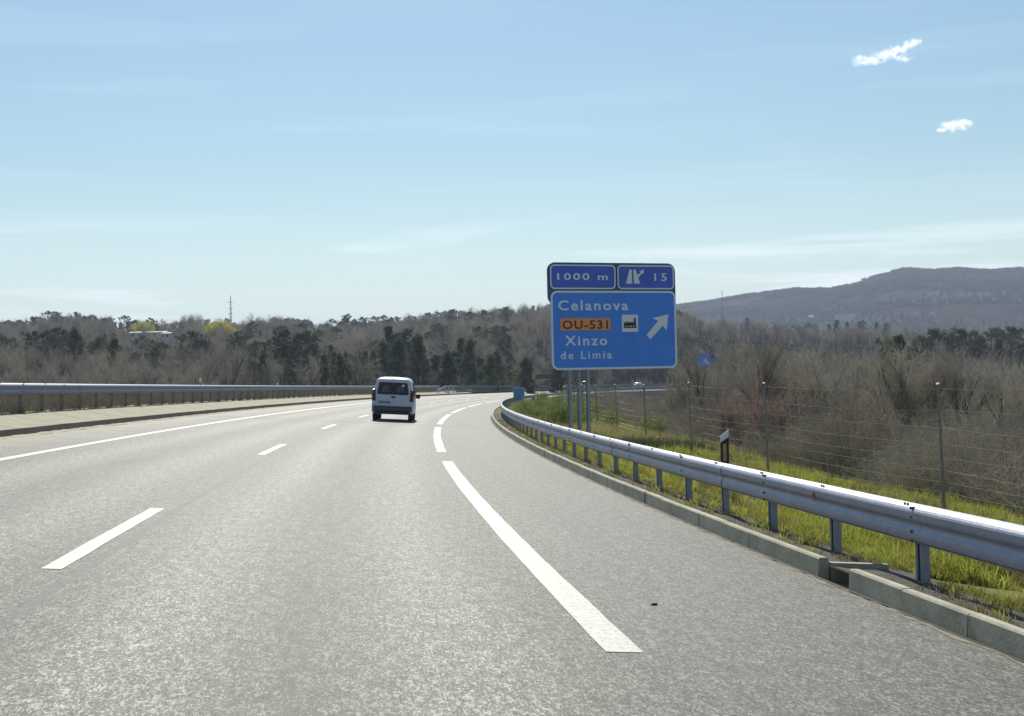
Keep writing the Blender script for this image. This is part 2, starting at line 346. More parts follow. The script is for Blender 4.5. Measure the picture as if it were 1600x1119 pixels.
# ------------------------------------------------------------------ ground sheet
rr = np.concatenate([np.linspace(1.5, 60, 30), np.geomspace(63, 1150, 120), np.geomspace(1170, 5200, 80), []])
aa = np.concatenate([np.linspace(-math.pi, -.5, 40, endpoint=False), np.linspace(-.5, .5, 260, endpoint=False), np.linspace(.5, math.pi, 40, endpoint=False)])
G = np.array([(r * math.sin(a), r * math.cos(a)) for r in rr for a in aa]); gz = terrain(G[:, 0], G[:, 1])
na = len(aa); GV = np.column_stack([G, gz]); GV = np.vstack([GV, [0, 0, float(gz[:na].mean())]])
GF = [(i*na+j, i*na+(j+1) % na, (i+1)*na+(j+1) % na, (i+1)*na+j) for i in range(len(rr)-1) for j in range(na)] + [(len(GV)-1, (j+1) % na, j) for j in range(na)]
GF = [tuple(reversed(f)) for f in GF]
land = tag(mk('hills', GV, GF, M_land, smooth=True), kind='structure')

# ------------------------------------------------------------------ ribbons along the road
def ribbon(name, ss, prof, mat, parent=None, smooth=False, jit=0.0, closed=False):
    ss = np.asarray(ss, float); n = len(prof); v = []; uv = []
    for (d, h) in prof:
        hh = h(ss) if callable(h) else h
        v.append(P3(ss, d, hh)); uv.append(np.column_stack([np.full(len(ss), d + (h if not callable(h) else 0)), ss]))
    v = np.stack(v, 1).reshape(-1, 3); uv = np.stack(uv, 1).reshape(-1, 2)
    if jit: v[:, 2] += rng.uniform(-jit, jit, len(v))
    m = n if closed else n - 1
    f = [(i*n+j, i*n+(j+1) % n, (i+1)*n+(j+1) % n, (i+1)*n+j) for i in range(len(ss)-1) for j in range(m)]
    if closed: f += [tuple(range(n - 1, -1, -1)), tuple((len(ss)-1)*n + i for i in range(n))]
    o = mk(name, v, f, mat, parent, smooth=smooth, uv=uv); return o
sroad = np.arange(-50, 520, 2.0)
road = tag(ribbon('road', sroad, [(3.83, 0), (1.5, 0), (-2.15, 0), (-5.8, 0), (-7.82, 0)], M_road), kind='structure')
# markings, each dash a sheet 4 mm above the asphalt
def mark(name, s0, s1, d, w, parent=road):
    n = max(2, int((s1 - s0) / .5) + 1); ss = np.linspace(s0, s1, n)
    jl = rng.uniform(-.004, .004, n); jr = rng.uniform(-.004, .004, n)
    a = P3(ss, d - w / 2 + jl, .004); b = P3(ss, d + w / 2 + jr, .004); v = np.stack([b, a], 1).reshape(-1, 3)
    uv = np.stack([np.column_stack([np.full(n, w), ss]), np.column_stack([np.zeros(n), ss])], 1).reshape(-1, 2)
    return mk(name, v, [(2*i, 2*i+1, 2*i+3, 2*i+2) for i in range(n-1)], M_paint, parent, uv=uv)
for i in range(-2, 18): mark('edge_line', 7.48 + 24 * i, 27.48 + 24 * i, 1.5, .215)
for i in range(-2, 25): mark('lane_dash', 10.17 + 17 * i, 15.17 + 17 * i, -2.15, .15)
mark('edge_line', -50, 480, -5.8, .19)
M_joint = simple('expansion_joint_rubber', (.07, .07, .068), .7)
ribbon('expansion_joint', [53.0, 53.22], [(3.8, .003), (-7.7, .003)], M_joint, road)
# small dark bits on the shoulder
def pebble(s, d, r):
    bm = bmesh.new(); bmesh.ops.create_icosphere(bm, subdivisions=2, radius=r)
    for v in bm.verts: v.co *= random.uniform(.75, 1.15); v.co.z *= .5; v.co.x *= 1.3
    me = bpy.data.meshes.new('pebble'); bm.to_mesh(me); bm.free(); me.materials.append(M_black); o = bpy.data.objects.new('stone', me); COL.objects.link(o); o.location = V(s, d, r * .35)
    return o
tag(pebble(9.25, 1.5 + .55, .022), 'small black stone on the asphalt beside the near edge line', 'stone')

# ------------------------------------------------------------------ right kerb: separate precast stones, one gap for the drain
kerb = empty('kerb', V(10, 3.83, 0), kind='structure')
def local_parent(o, par): o.parent = par; o.matrix_parent_inverse = Matrix.Translation(-par.location)
GAP = (10.3, 11.0)
def kerbstone(s0, s1, name='kerb_stone'):
    prof = [(3.80, -.06), (3.812, .150), (3.824, .165), (3.885, .165), (3.895, .155), (3.905, -.12)]
    jz = random.uniform(-.004, .004); jd = random.uniform(-.006, .006)
    o = ribbon(name, np.linspace(s0, s1, max(2, int((s1 - s0) / 2) + 2)), [(d + jd, h + jz) for d, h in prof], M_kerb, closed=True)
    local_parent(o, kerb); return o
s = GAP[0]
while s > 1: kerbstone(s - 1.046, s - .004); s -= 1.05
s = GAP[1]
while s < 75: kerbstone(s + .004, s + 1.046); s += 1.05
k = kerbstone(s, 520); k.name = 'kerb_far_run'; k['kind'] = 'stuff'
gs = np.arange(-4, 75, .12)
def kerb_edge_strip(nm, w0, w1, h, m):
    w = np.clip(w0 + w1 * (np.sin(gs * 3.1) * .5 + np.sin(gs * 7.7 + 1) * .5 + rng.normal(size=len(gs)) * .6), .008, .12)
    a = P3(gs, 3.802, h + .004); b_ = P3(gs, 3.802 - w, h); v = np.stack([a, b_], 1).reshape(-1, 3); return mk(nm, v, [(2*i, 2*i+1, 2*i+3, 2*i+2) for i in range(len(gs)-1)], m, road)
kerb_edge_strip('kerb_grit', .055, .03, .003, simple('pale_sand', (.24, .22, .165), .95, vary=.3, scale=5)); kerb_edge_strip('kerb_joint', .026, .012, .0075, M_kerb_dark)
# drain chute through the gap
dr = tag(empty('drain_chute', V(9.7, 4.3, 0), label='concrete drain chute leading from the gap in the right kerb', cat='drain'))
def drain_part(name, s0, s1, d0, d1, h0, h1, m=M_kerb):
    v = [V(a, b, c) for a in (s0, s1) for b in (d0, d1) for c in (h0, h1)]
    o = mk(name, v, [(0,1,3,2),(4,6,7,5),(0,4,5,1),(2,3,7,6),(0,2,6,4),(1,5,7,3)], m); local_parent(o, dr); return o
drain_part('channel_floor', GAP[0], GAP[1], 3.80, 4.9, -.35, -.03, M_kerb)
drain_part('side_wall', GAP[1] - .02, GAP[1] + .07, 3.91, 4.4, -.4, .13)
drain_part('side_wall', GAP[0] - .07, GAP[0] + .02, 3.91, 4.4, -.4, .06)

# ------------------------------------------------------------------ verge
def vh(s_, d):
    return .05 * np.sin(s_ * .9 + d * 2) * np.sin(s_ * .37 + d) + .03 * np.sin(s_ * 2.3 + d * 5)
sv = np.concatenate([np.arange(-50, 60, .7), np.arange(60, 212, 3.0)])
ds = [(3.89, .10), (4.1, .09), (4.6, .05), (5.4, -.08), (6.4, -.19), (7.6, -.26), (9, -.26), (10.5, -.3), (12, -.5), (14, -1.1), (18, -2.4), (24, -4.5)]
verge = tag(ribbon('verge', sv, [(d, (lambda x, d=d, h=h: h + vh(x, d) * min(1, (d - 3.95) * .8))) for d, h in ds], M_soil, smooth=True), kind='structure')
M_shadestrip = simple('soil_with_painted_shade', (.060, .052, .040), .95, vary=.6, scale=7, bump=1.)  # soil colour darkened to paint in the shadow below the guardrail
ribbon('soil_shade_strip', np.arange(-4, 80, .5), [(3.9, lambda x: .108 + vh(x, 3.96) * .0), (4.1, lambda x: .100 + .012 * np.sin(x * 5)), (4.42, lambda x: .082 + .01 * np.sin(x * 3.7)), (4.66, lambda x: .048 + 0 * x)], M_shadestrip, verge)
def vz(s_, d): return float(np.interp(d, [a for a, b in ds], [b for a, b in ds])) + float(vh(s_, d)) * min(1, (d - 3.95) * .8)

# ------------------------------------------------------------------ W-beam guardrails
BEAM = [(0, .0), (.022, .006), (.060, .016), (.078, .034), (.081, .062), (.079, .088), (.074, .110), (.064, .126), (.058, .142), (.058, .158), (.066, .174), (.078, .188), (.082, .206), (.082, .225), (.082, .246), (.074, .262), (.056, .280), (.020, .300), (-.012, .31)]
def guardrail(name, label, d0, sgn, top, s0, s1, post_h, span, part_end, zoff, cat='guardrail', seg=4.0, pm=None):
    # sgn=-1: face looks towards smaller d (the right-hand rail), +1 towards larger d
    root = tag(empty(name, V(s0, d0, zoff)), label, cat)
    def lp(o): local_parent(o, root); return o
    s = s0; i = 0
    while s < s1:
        e = min(s + seg, s1); far = s > part_end
        if far: e = s1
        ss = np.linspace(s, e + (.16 if not far else 0), max(3, int((e - s) / 2) + 1)); off = (i % 2) * .006
        prof = [(d0 + sgn * (.05 + x + off), top - .31 + z) for x, z in BEAM] + [(d0 + sgn * (.046 + x + off), top - .31 + z - .001) for x, z in reversed(BEAM)]
        v = np.stack([P3(ss, d, h + zoff) for d, h in prof], 1); n = len(prof); v = v.reshape(-1, 3)
        f = [(a*n+b, a*n+(b+1) % n, (a+1)*n+(b+1) % n, (a+1)*n+b) for a in range(len(ss)-1) for b in range(n)]
        f += [tuple(range(n-1, -1, -1)), tuple((len(ss)-1)*n+b for b in range(n))]
        o = lp(mk('rail_beam', v, f, M_steel if pm is None else M_steel_shade))
        if far: o['kind'] = 'stuff'; break
        s = e; i += 1
    s = s0 + .3; posts = None; bolts = MB(); j = 0
    while s < min(s1, part_end + 60):
        t = float(theta(s)); M = Matrix.Translation(V(s, d0, zoff)) @ Matrix.Rotation(-t, 4, 'Z') @ Matrix.Rotation(math.radians(random.uniform(-1, 1)) , 4, 'X')
        if posts is None:
            b = MB(); hh = post_h; w = .006; X = sgn * 1
            b.box((-.02*sgn, 0, hh/2 - .35), (w/2 + .001, .06, hh/2 + .35)); b.box((.012*sgn, -.058, hh/2 - .35), (.03, w/2, hh/2 + .349)); b.box((.012*sgn, .058, hh/2 - .35), (.03, w/2, hh/2 + .349))
            b.box((.038*sgn, -.042, hh/2 - .35), (w/2, .0155, hh/2 + .348)); b.box((.038*sgn, .042, hh/2 - .35), (w/2, .0155, hh/2 + .348))
            b.box((.046*sgn, 0, top - .155), (.0045, .05, .09))
            posts = b.out('post', pm or M_post); o = posts
        else:
            o = copy_obj(posts)
        o.parent = root; o.matrix_world = Matrix.Translation(-root.location) @ M if False else M
        o.matrix_parent_inverse = Matrix.Translation(-root.location)
        if s < 40:
            for dx in (-.03, .03): bolts.tube(V(s + dx + .1, d0 + sgn * .09, top - .018 + zoff), V(s + dx + .1, d0 + sgn * .09, top - .002 + zoff), .009, n=6)
            bolts.tube(V(s, d0 + sgn * .055, top - .155 + zoff), V(s, d0 + sgn * .082, top - .155 + zoff), .016, n=6)
            if j % 2 == 0:
                for hz in (.03, .1, .21, .28): bolts.tube(V(s + 1.9, d0 + sgn * .1, top - .31 + hz + zoff), V(s + 1.9, d0 + sgn * .142, top - .31 + hz + zoff), .012, n=6)
        s += span; j += 1
    if bolts.v: lp(bolts.out('bolts', M_bolt))['kind'] = 'stuff'
    return root
RR_D = 4.42
gr = guardrail('guardrail', 'grey galvanised steel guardrail along the right shoulder behind the kerb', RR_D, -1, .69, -4.0, 208, .66, 2.0, 120, 0)
rs = MB()
for (s_, dz, r) in ((12.55, -.11, .035), (12.5, -.145, .022)):
    rs.tube(V(s_, RR_D - .137, .69 + dz), V(s_ + .0, RR_D - .141, .69 + dz), r, r * .8, n=9)
o = rs.out('rust_patch', M_rust); local_parent(o, gr)

# ------------------------------------------------------------------ median: dark-faced kerb, concrete apron, guardrail, scrub
med = tag(ribbon('median_apron', np.arange(-50, 196, 1.0), [(-7.86, .16), (-8.3, .185), (-9.35, .36), (-9.45, .36), (-9.46, .1)], M_gut, jit=.006), kind='structure')
mk_ = ribbon('median_kerb_face', np.arange(-50, 196, 1.0), [(-7.80, -.03), (-7.85, .155), (-7.862, .158)], M_kerb_dark, med, jit=.004)
dirt = ribbon('dirt_line', np.arange(-50, 150, .35), [(-7.62, .003), (-7.7, .012), (-7.8, .03)], simple('pale_grit', (.42, .37, .27), .95, vary=.3, scale=3), med, jit=.008)
M_jl = simple('apron_joint', (.13, .115, .08), .9)
for i in range(0, 40):
    s_ = 6 + i * 3.6; ribbon('apron_joint', [s_, s_ + .035], [(-7.88, .173), (-8.3, .2), (-9.33, .374)], M_jl, med)
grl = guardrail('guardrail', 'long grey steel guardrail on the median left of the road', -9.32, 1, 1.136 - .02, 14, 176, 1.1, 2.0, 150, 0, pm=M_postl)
for o in grl.children:
    if o.name.startswith('post'): pass
meds = tag(ribbon('median_ground', np.arange(-50, 210, 3.0), [(-9.44, .3), (-10.5, .62), (-12.4, .6), (-13.6, .1), (-24, -.4), (-30, -2.2)], M_soil, smooth=True), kind='structure')
road2 = tag(ribbon('far_road', np.arange(-50, 520, 3.0), [(-13.4, .16), (-23.6, -.02)], M_road2), kind='structure')

# ------------------------------------------------------------------ viaduct further on
via = tag(empty('viaduct', V(210, 0, 0)), 'grey concrete viaduct carrying the road round to the right', 'viaduct')
def vp(o): local_parent(o, via); return o
sv2 = np.arange(204, 520, 4.0)
vp(ribbon('deck_girder', sv2, [(4.75, -.02), (4.75, -.5), (3.3, -.62), (3.1, -1.9), (-8.5, -2.1), (-24.3, -1.6), (-24.4, -.05)], M_conc))
vp(ribbon('deck_edge', sv2, [(4.2, -.004), (4.2, .12), (4.8, .12), (4.8, -.35), (4.76, -.35)], M_conc))
pier0 = None
for s_ in (235, 280, 325, 370, 415, 460):
    p = V(s_, 0.5, 0); o = MB().box((0, 0, -6.5), (1.0, .7, 5.2), Matrix.Translation(p) @ Matrix.Rotation(-float(theta(s_)), 4, 'Z')).out('pier', M_conc); vp(o)
M_rail_b = simple('bridge_rail_steel', (.10, .10, .13), .6, .3); M_rail_l = steel('bridge_rail_light', (.5, .5, .55), .5, .4)
def parapet(name, label, d, zoff, s0, s1, sp, hh=1.0, tint=M_rail_b):
    r = tag(empty(name, V(s0, d, zoff)), label, 'bridge railing')
    for q, (h0, h1, w) in (('rail', (hh * .70, hh, .06)), ('rail', (hh * .58, hh * .72, .05)), ('base_rail', (0.0, .22, .12))):
        o = ribbon(q, np.arange(s0, s1, 3.0), [(d - w, zoff + h0), (d - w, zoff + h1), (d + w, zoff + h1), (d + w, zoff + h0)], tint, closed=True); local_parent(o, r)
    first = None; s_ = s0
    while s_ < min(s1, s0 + 170):
        M = Matrix.Translation(V(s_, d, zoff)) @ Matrix.Rotation(-float(theta(s_)), 4, 'Z')
        if first is None: first = MB().box((0, 0, hh / 2), (.07, .42 if tint is M_rail_b and d > -15 else .12, hh / 2 - .01)).out('post', tint); o = first
        else: o = copy_obj(first)
        o.parent = r; o.matrix_world = M; o.matrix_parent_inverse = Matrix.Translation(-r.location); s_ += sp
    return r
parapet('bridge_railing', 'dark slatted railing on the median edge of the viaduct', -8.75, .15, 187, 500, 2.3, .92)
parapet('bridge_railing', 'far outer railing along the left edge of the viaduct', -23.9, -.05, 150, 500, 4.0, 1.25)
parapet('bridge_railing', 'near blue grey railing along the inner right edge of the viaduct', 4.5, .12, 206, 500, 2.0, .95, simple('inner_rail_grey', (.17, .18, .24), .6))
# pale transition piece between guardrail and railing
tr = tag(empty('barrier_transition', V(176, -9.2, 0)), 'pale ramped steel end piece joining the median guardrail to the viaduct railing', 'barrier')
for a, b, m in ((V(170, -8.6, .25), V(177, -8.6, 1.12), M_steel), (V(170, -8.6, .6), V(177, -8.6, 1.1), M_steel), (V(177, -8.6, 1.08), V(187, -8.7, 1.08), M_steel), (V(177, -8.6, .45), V(187, -8.7, .45), M_steel)):
    local_parent(MB().tube(a, b, .055, n=8).out('tube', m), tr)
for s_ in (177, 180.3, 183.6): local_parent(MB().box((0, 0, .55), (.07, .09, .58), Matrix.Translation(V(s_, -8.66, 0))).out('post', M_rail_l), tr)
local_parent(MB().box((0, 0, .2), (.16, .22, .25), Matrix.Translation(V(177, -8.3, 0))).out('white_block', M_white), tr)

# ------------------------------------------------------------------ wire fence on the right
fen = tag(empty('wire_fence', V(22, 9.15, -.3)), 'rusty wire mesh fence on thin steel posts along the right verge', 'fence')
FD = lambda s_: 9.2 + .023 * max(0, 32 - s_) - .006 * max(0, s_ - 60)
FS = [2.5, 12.2, 21.8, 31.9, 41.2, 50.6, 60, 69.5, 79, 89, 99, 109, 119, 130, 141]
for i, s_ in enumerate(FS):
    d = FD(s_); z = vz(s_, d); a = V(s_, d, z - .3); top = a + Vector((-.045, 0, 2.45)) if i > 1 else a + Vector((.02, 0, 2.3))
    o = MB().tube(a, top, .026 if i in (2, 3, 5) else .021, n=8).tube(top, top + Vector((-.02, -.02, .05)), .032, n=8).out('post', M_fpost); local_parent(o, fen)
hs = [.12, .26, .41, .58, .77, .98, 1.21, 1.47, 1.76, 2.11]
for k, h in enumerate(hs):
    pts = []
    for a, b in zip(FS[:-1], FS[1:]):
        for u in np.linspace(0, 1, 7)[:-1]:
            s_ = a + (b - a) * u; d = FD(s_); zz = vz(a, FD(a)) * (1 - u) + vz(b, FD(b)) * u
            sag = -.045 * 4 * u * (1 - u) * (1 + .5 * math.sin(k * 2.1 + a))
            pts.append(V(s_, d + .0, zz + h + sag + random.uniform(-.006, .006)))
    b = MB(); r = .0065 if k == len(hs) - 1 else .0052
    rings = []
    for p in pts: rings.append([p + Vector((r * math.cos(q), 0, r * math.sin(q))) for q in (0.5, 2.6, 4.7)])
    b.loft(rings); local_parent(b.out('wire', M_wire), fen)
b = MB(); s_ = 6.0
while s_ < 48:
    d = FD(s_); i = max(j for j, q in enumerate(FS) if q <= s_); u = (s_ - FS[i]) / (FS[i+1] - FS[i]); zz = vz(FS[i], FD(FS[i])) * (1-u) + vz(FS[i+1], FD(FS[i+1])) * u
    b.tube(V(s_, d, zz + .08), V(s_, d, zz + 1.86), .0016, n=3, caps=False); s_ += .3
o = b.out('mesh_wires', M_wire); o['kind'] = 'stuff'; local_parent(o, fen)

# ------------------------------------------------------------------ delineators
def delineator(s_, d, label, sc=1):
    z = vz(s_, d); t = float(theta(s_)); r = tag(empty('marker_post', V(s_, d, z), -t - .25), label, 'marker post')
    W_, D_ = .064, .045; H = 1.06
    mat = [M_white, M_black]
    def prism(z0, z1l, z1r, z0r=None):
        z0r = z0 if z0r is None else z0r
        return [(-W_, -D_, z0), (W_, -D_, z0r), (W_, -D_, z1r), (-W_, -D_, z1l), (-W_, D_, z0), (W_, D_, z0r), (W_, D_, z1r), (-W_, D_, z1l)]
    F = [(0,1,2,3),(5,4,7,6),(4,0,3,7),(1,5,6,2),(3,2,6,7),(4,5,1,0)]
    MB().add(prism(-.2, .5, .56), F).out('base', M_white, r, bevel=.01)
    W_ *= .985; MB().add(prism(.5, .86, .95, .56), F).out('black_band', M_black, r)
    W_ /= .985; MB().add(prism(.86, .96, 1.06, .95), F).out('cap', M_white, r, bevel=.008)
    MB().box((.0, -.056, .72), (.027, .004, .13)).out('reflector', simple('amber_reflector', (.45, .25, .10), .35), r, bevel=.004)
    return r
dl = delineator(20.3, 5.42, 'white marker post with black band and amber reflector behind the right guardrail')
dl.location.z += .08
# ------------------------------------------------------------------ the big direction sign
M_blue = simple('sign_blue', (.065, .29, .92), .38, 0, .07, 1.2); M_blue2 = simple('sign_dark_blue', (.07, .15, .66), .4, 0, .08, 1.2)
M_sw = simple('sign_white', (.88, .93, .98), .4, 0, .04); M_sb = simple('sign_back_dark', (.10, .14, .24), .6); M_or = simple('sign_orange', (1.0, .36, .10), .45, 0, .05)
M_dr = simple('sign_dark_red', (.14, .02, .02), .5); M_galv = steel('sign_leg_steel', (.44, .44, .46), .6, .4); M_ww = simple('sign_panel_white', (.93, .93, .9), .4, 0, .03)
YAW = -math.radians(20)      # right edge further away
C0 = ray(959.5, 495, 50)
PXM = 50 / 2140.6
sg = tag(empty('direction_sign', (C0.x, C0.y, V(50, 7.5, -.3).z), -YAW * -1 * -1), 'large blue motorway direction sign with Celanova, OU-531, Xinzo de Limia and white arrow', 'road sign')
sg.rotation_euler = (0, 0, math.radians(20))
zc0 = C0.z - sg.location.z
KX = PXM / math.cos(math.radians(20))
def sx(px): return (px - 959.5) * KX * (1.0)
def sz(py): return zc0 - (py - 495) * PXM
def rrect(x0, z0, x1, z1, r, n=7):
    pts = []
    for cx, cz, a0 in ((x1 - r, z1 - r, 0), (x0 + r, z1 - r, 90), (x0 + r, z0 + r, 180), (x1 - r, z0 + r, 270)):
        for i in range(n): a = math.radians(a0 + 90 * i / (n - 1)); pts.append((cx + r * math.cos(a), cz + r * math.sin(a)))
    return pts
def plate(name, pts, y0, y1, mat, parent=sg):
    n = len(pts); v = [(x, y0, z) for x, z in pts] + [(x, y1, z) for x, z in pts]
    f = [tuple(range(n-1, -1, -1)), tuple(range(n, 2*n))] + [(i, (i+1) % n, n+(i+1) % n, n+i) for i in range(n)]
    return mk(name, v, f, mat, parent)
def border(name, x0, z0, x1, z1, r, w, y, mat, parent):
    A = rrect(x0, z0, x1, z1, r); B = rrect(x0 + w, z0 + w, x1 - w, z1 - w, max(.01, r - w)); n = len(A)
    v = [(x, y, z) for x, z in A] + [(x, y, z) for x, z in B]; f = [(i, n+i, n+(i+1) % n, (i+1) % n) for i in range(n)]
    v += [(x, y + .004, z) for x, z in A] + [(x, y + .004, z) for x, z in B]
    f += [(i, (i+1) % n, 2*n+(i+1) % n, 2*n+i) for i in range(n)] + [(n+i, 3*n+i, 3*n+(i+1) % n, n+(i+1) % n) for i in range(n)]
    return mk(name, v, f, mat, parent)
plate('back_board', rrect(sx(856), sz(476), sx(1061.5), sz(410.5), .30), .03, .07, M_sb)
p1 = plate('distance_panel', rrect(sx(859.5), sz(452), sx(963), sz(414), .17), -.02, .028, M_blue2); border('border', sx(859.5), sz(452), sx(963), sz(414), .17, .05, -.026, M_sw, p1)
p2 = plate('exit_panel', rrect(sx(966), sz(452), sx(1058.5), sz(414), .17), -.02, .028, M_blue2); border('border', sx(966), sz(452), sx(1058.5), sz(414), .17, .05, -.026, M_sw, p2)
p3 = plate('main_panel', rrect(sx(859.5), sz(577), sx(1060.5), sz(454.5), .26), -.02, .031, M_blue); border('border', sx(859.5), sz(577), sx(1060.5), sz(454.5), .26, .075, -.026, M_sw, p3)
def text(body, px0, pxw, pyb, pyt, mat, parent, name='lettering', bold=.012, space=1.0, hh=None):
    cu = bpy.data.curves.new(name, 'FONT'); cu.body = body; cu.size = 1; cu.offset = bold; cu.extrude = .002; cu.space_character = space; cu.resolution_u = 3
    t = bpy.data.objects.new(name, cu); COL.objects.link(t); bpy.context.view_layer.update()
    me = bpy.data.meshes.new_from_object(t.evaluated_get(bpy.context.evaluated_depsgraph_get())); COL.objects.unlink(t); bpy.data.objects.remove(t)
    co = np.empty(len(me.vertices) * 3); me.vertices.foreach_get('co', co); co = co.reshape(-1, 3)
    x0, x1 = co[:, 0].min(), co[:, 0].max(); yc = .73     # cap height
    out = np.column_stack([sx(px0) + (co[:, 0] - x0) / (x1 - x0) * (sx(px0 + pxw) - sx(px0)), -.026 - co[:, 2], sz(pyb) + co[:, 1] / yc * (sz(pyt) - sz(pyb))])
    me.vertices.foreach_set('co', out.ravel()); me.materials.clear(); me.materials.append(mat); me.update()
    o = bpy.data.objects.new(name, me); COL.objects.link(o); o.parent = parent; return o
text('1000 m', 870.5, 80, 437.5, 427, M_sw, p1, bold=.018, space=1.25)
text('15', 1026, 20.5, 438.5, 426, M_sw, p2, bold=.015, space=1.35)
text('Celanova', 871, 111, 484.5, 469, M_sw, p3, bold=.02, space=1.22)
text('Xinzo', 880, 67, 539, 523.5, M_sw, p3, bold=.02, space=1.25)
text('de Limia', 873, 81, 560, 547.5, M_sw, p3, bold=.012, space=1.3)
orp = plate('road_number_plate', rrect(sx(874), sz(516), sx(953), sz(497), .03), -.03, -.02, M_or, p3)
text('OU-531', 877, 72, 513.5, 500, M_dr, orp, bold=.02, space=1.15).location.y = -.008
fp = plate('pictogram_plate', rrect(sx(971.5), sz(519), sx(997.5), sz(492), .04), -.03, -.02, M_ww, p3)
def poly(name, pts, mat, parent, y=-.026):
    return plate(name, [(sx(a), sz(b)) for a, b in pts], y - .004, y, mat, parent)
# factory: saw-tooth roof over a dark block with a chimney
poly('factory_symbol', [(974.5,513),(974.5,505),(977.5,502),(977.5,505),(981,502),(981,505),(984.5,502),(984.5,505),(989,502),(989,505),(990.5,505),(991,497),(993.5,497),(994.5,513)], M_black, fp, -.0305)
b = MB()
for xx in (977, 981.3, 985.6, 989.7): b.box(((sx(xx) + sx(xx + 1.7)) / 2, -.0365, sz(510.2)), ((sx(1.7) - sx(0)) / 2, .0015, .02))
b.out('factory_windows', M_ww, fp)
# arrow
poly('arrow', [(1010.5,524.5),(1030.5,502),(1021.5,497.5),(1047.5,491.5),(1044,517.5),(1038,509.5),(1017,531)], M_ww, p3)
# motorway exit symbol
poly('exit_symbol', [(979.5,443),(985.5,421),(989.5,421),(989.5,443)], M_ww, p2)
poly('exit_symbol', [(992.5,443),(992,421),(995.5,421),(998.5,430),(1003.5,425.6),(1001.5,423.6),(1009.5,420.5),(1007.5,428.5),(1005.6,427),(1000,433.5),(1002.5,443)], M_ww, p2)
for px in (889, 903.5, 917.5):
    x = sx(px); b = MB(); g = -.6 - (x + 2) * .02; t_ = sz(440)
    b.box((x, .16, (g + t_) / 2), (.006, .085, (t_ - g) / 2)); b.box((x, .075, (g + t_) / 2), (.044, .006, (t_ - g) / 2 - .001)); b.box((x, .245, (g + t_) / 2), (.044, .006, (t_ - g) / 2 - .001))
    b.out('leg', M_galv, sg)
for zz in (sz(425), sz(466), sz(500), sz(535), sz(565)):
    MB().box(((sx(858) + sx(1060)) / 2, .09 if zz > sz(476) else .05, zz), ((sx(1060) - sx(858)) / 2 - .12, .014, .03)).out('cross_rail', M_galv, sg)

# ------------------------------------------------------------------ smaller signs
def small_sign(name, px, py, w, h, Y, label, mat, edge, pole_to=None, yaw=0., white=None, cat='road sign', gz_=None):
    c = ray(px, py, Y); k = Y / 2140.6; gz0 = tz(c.x, c.y) if gz_ is None else gz_
    r = tag(empty(name, (c.x, c.y, gz0), yaw), label, cat); z = c.z - gz0; W2, H2 = w * k / 2, h * k / 2
    pn = mk('panel', [(x, y, q) for y in (-.02, .02) for x, q in [(a, b + z) for a, b in rrect(-W2, -H2, W2, H2, .08)]], [tuple(range(27, -1, -1)), tuple(range(28, 56))] + [(i, (i+1) % 28, 28+(i+1) % 28, 28+i) for i in range(28)], mat, r)
    border('border', -W2, z - H2, W2, z + H2, .08, max(.03, edge * k), -.026, M_sw if white is None else white, pn)
    for u in ((-.5, .5) if w > 17 else (0,)):
        MB().tube((u * W2, .06, -.6), (u * W2, .06, z + H2 - .05), .045, n=8).out('pole', M_galv, r)
    return r, pn, z, k
r, pn, z, k = small_sign('service_sign', 1100, 563, 22, 20, 120, 'small square blue sign with white mark between the bare trees', M_blue, .6, white=M_blue2)
MB().box((.10, -.032, z - .05), (.14, .005, .16)).box((.3, -.032, z - .22), (.13, .005, .10)).box((.12, -.032, z - .4), (.07, .005, .05)).out('white_mark', M_sw, pn)
s_ = 128; c = V(s_, 5.2, 0)
r, pn, z, k = small_sign('exit_sign', 811, 617.5, 18, 23, float(c.y), 'small pale blue sign low behind the guardrail at the bend', simple('faded_blue', (.10, .22, .50), .5), .5, gz_=float(c.z) - .25)
r, pn, z, k = small_sign('name_sign', 851, 588.5, 30, 9, 262, 'brown sign with a yellow frame beside the far viaduct', simple('sign_brown', (.10, .07, .045), .6), 1.0, white=simple('sign_yellow', (.42, .33, .10), .5), gz_=V(262, -26, -2).z)
dl2 = delineator(96, 6.4, 'distant marker post beside the green bushes at the bend'); dl2.location = V(96, 6.4, .15)
# thin reflectors on the median
for (s_, hh, lb) in ((62, 1.13, 'small pale reflector post standing on the median guardrail left of the van'), (84, .98, 'tiny reflector on the face of the median guardrail nearest the van')):
    r = tag(empty('reflector', V(s_, -9.3, hh)), lb, 'reflector')
    MB().tube((0, 0, -.02), (0, 0, .22), .025, n=6).out('stem', M_galv, r); MB().box((0, -.03, .2), (.05, .012, .09)).out('plate', M_ww, r, bevel=.005)

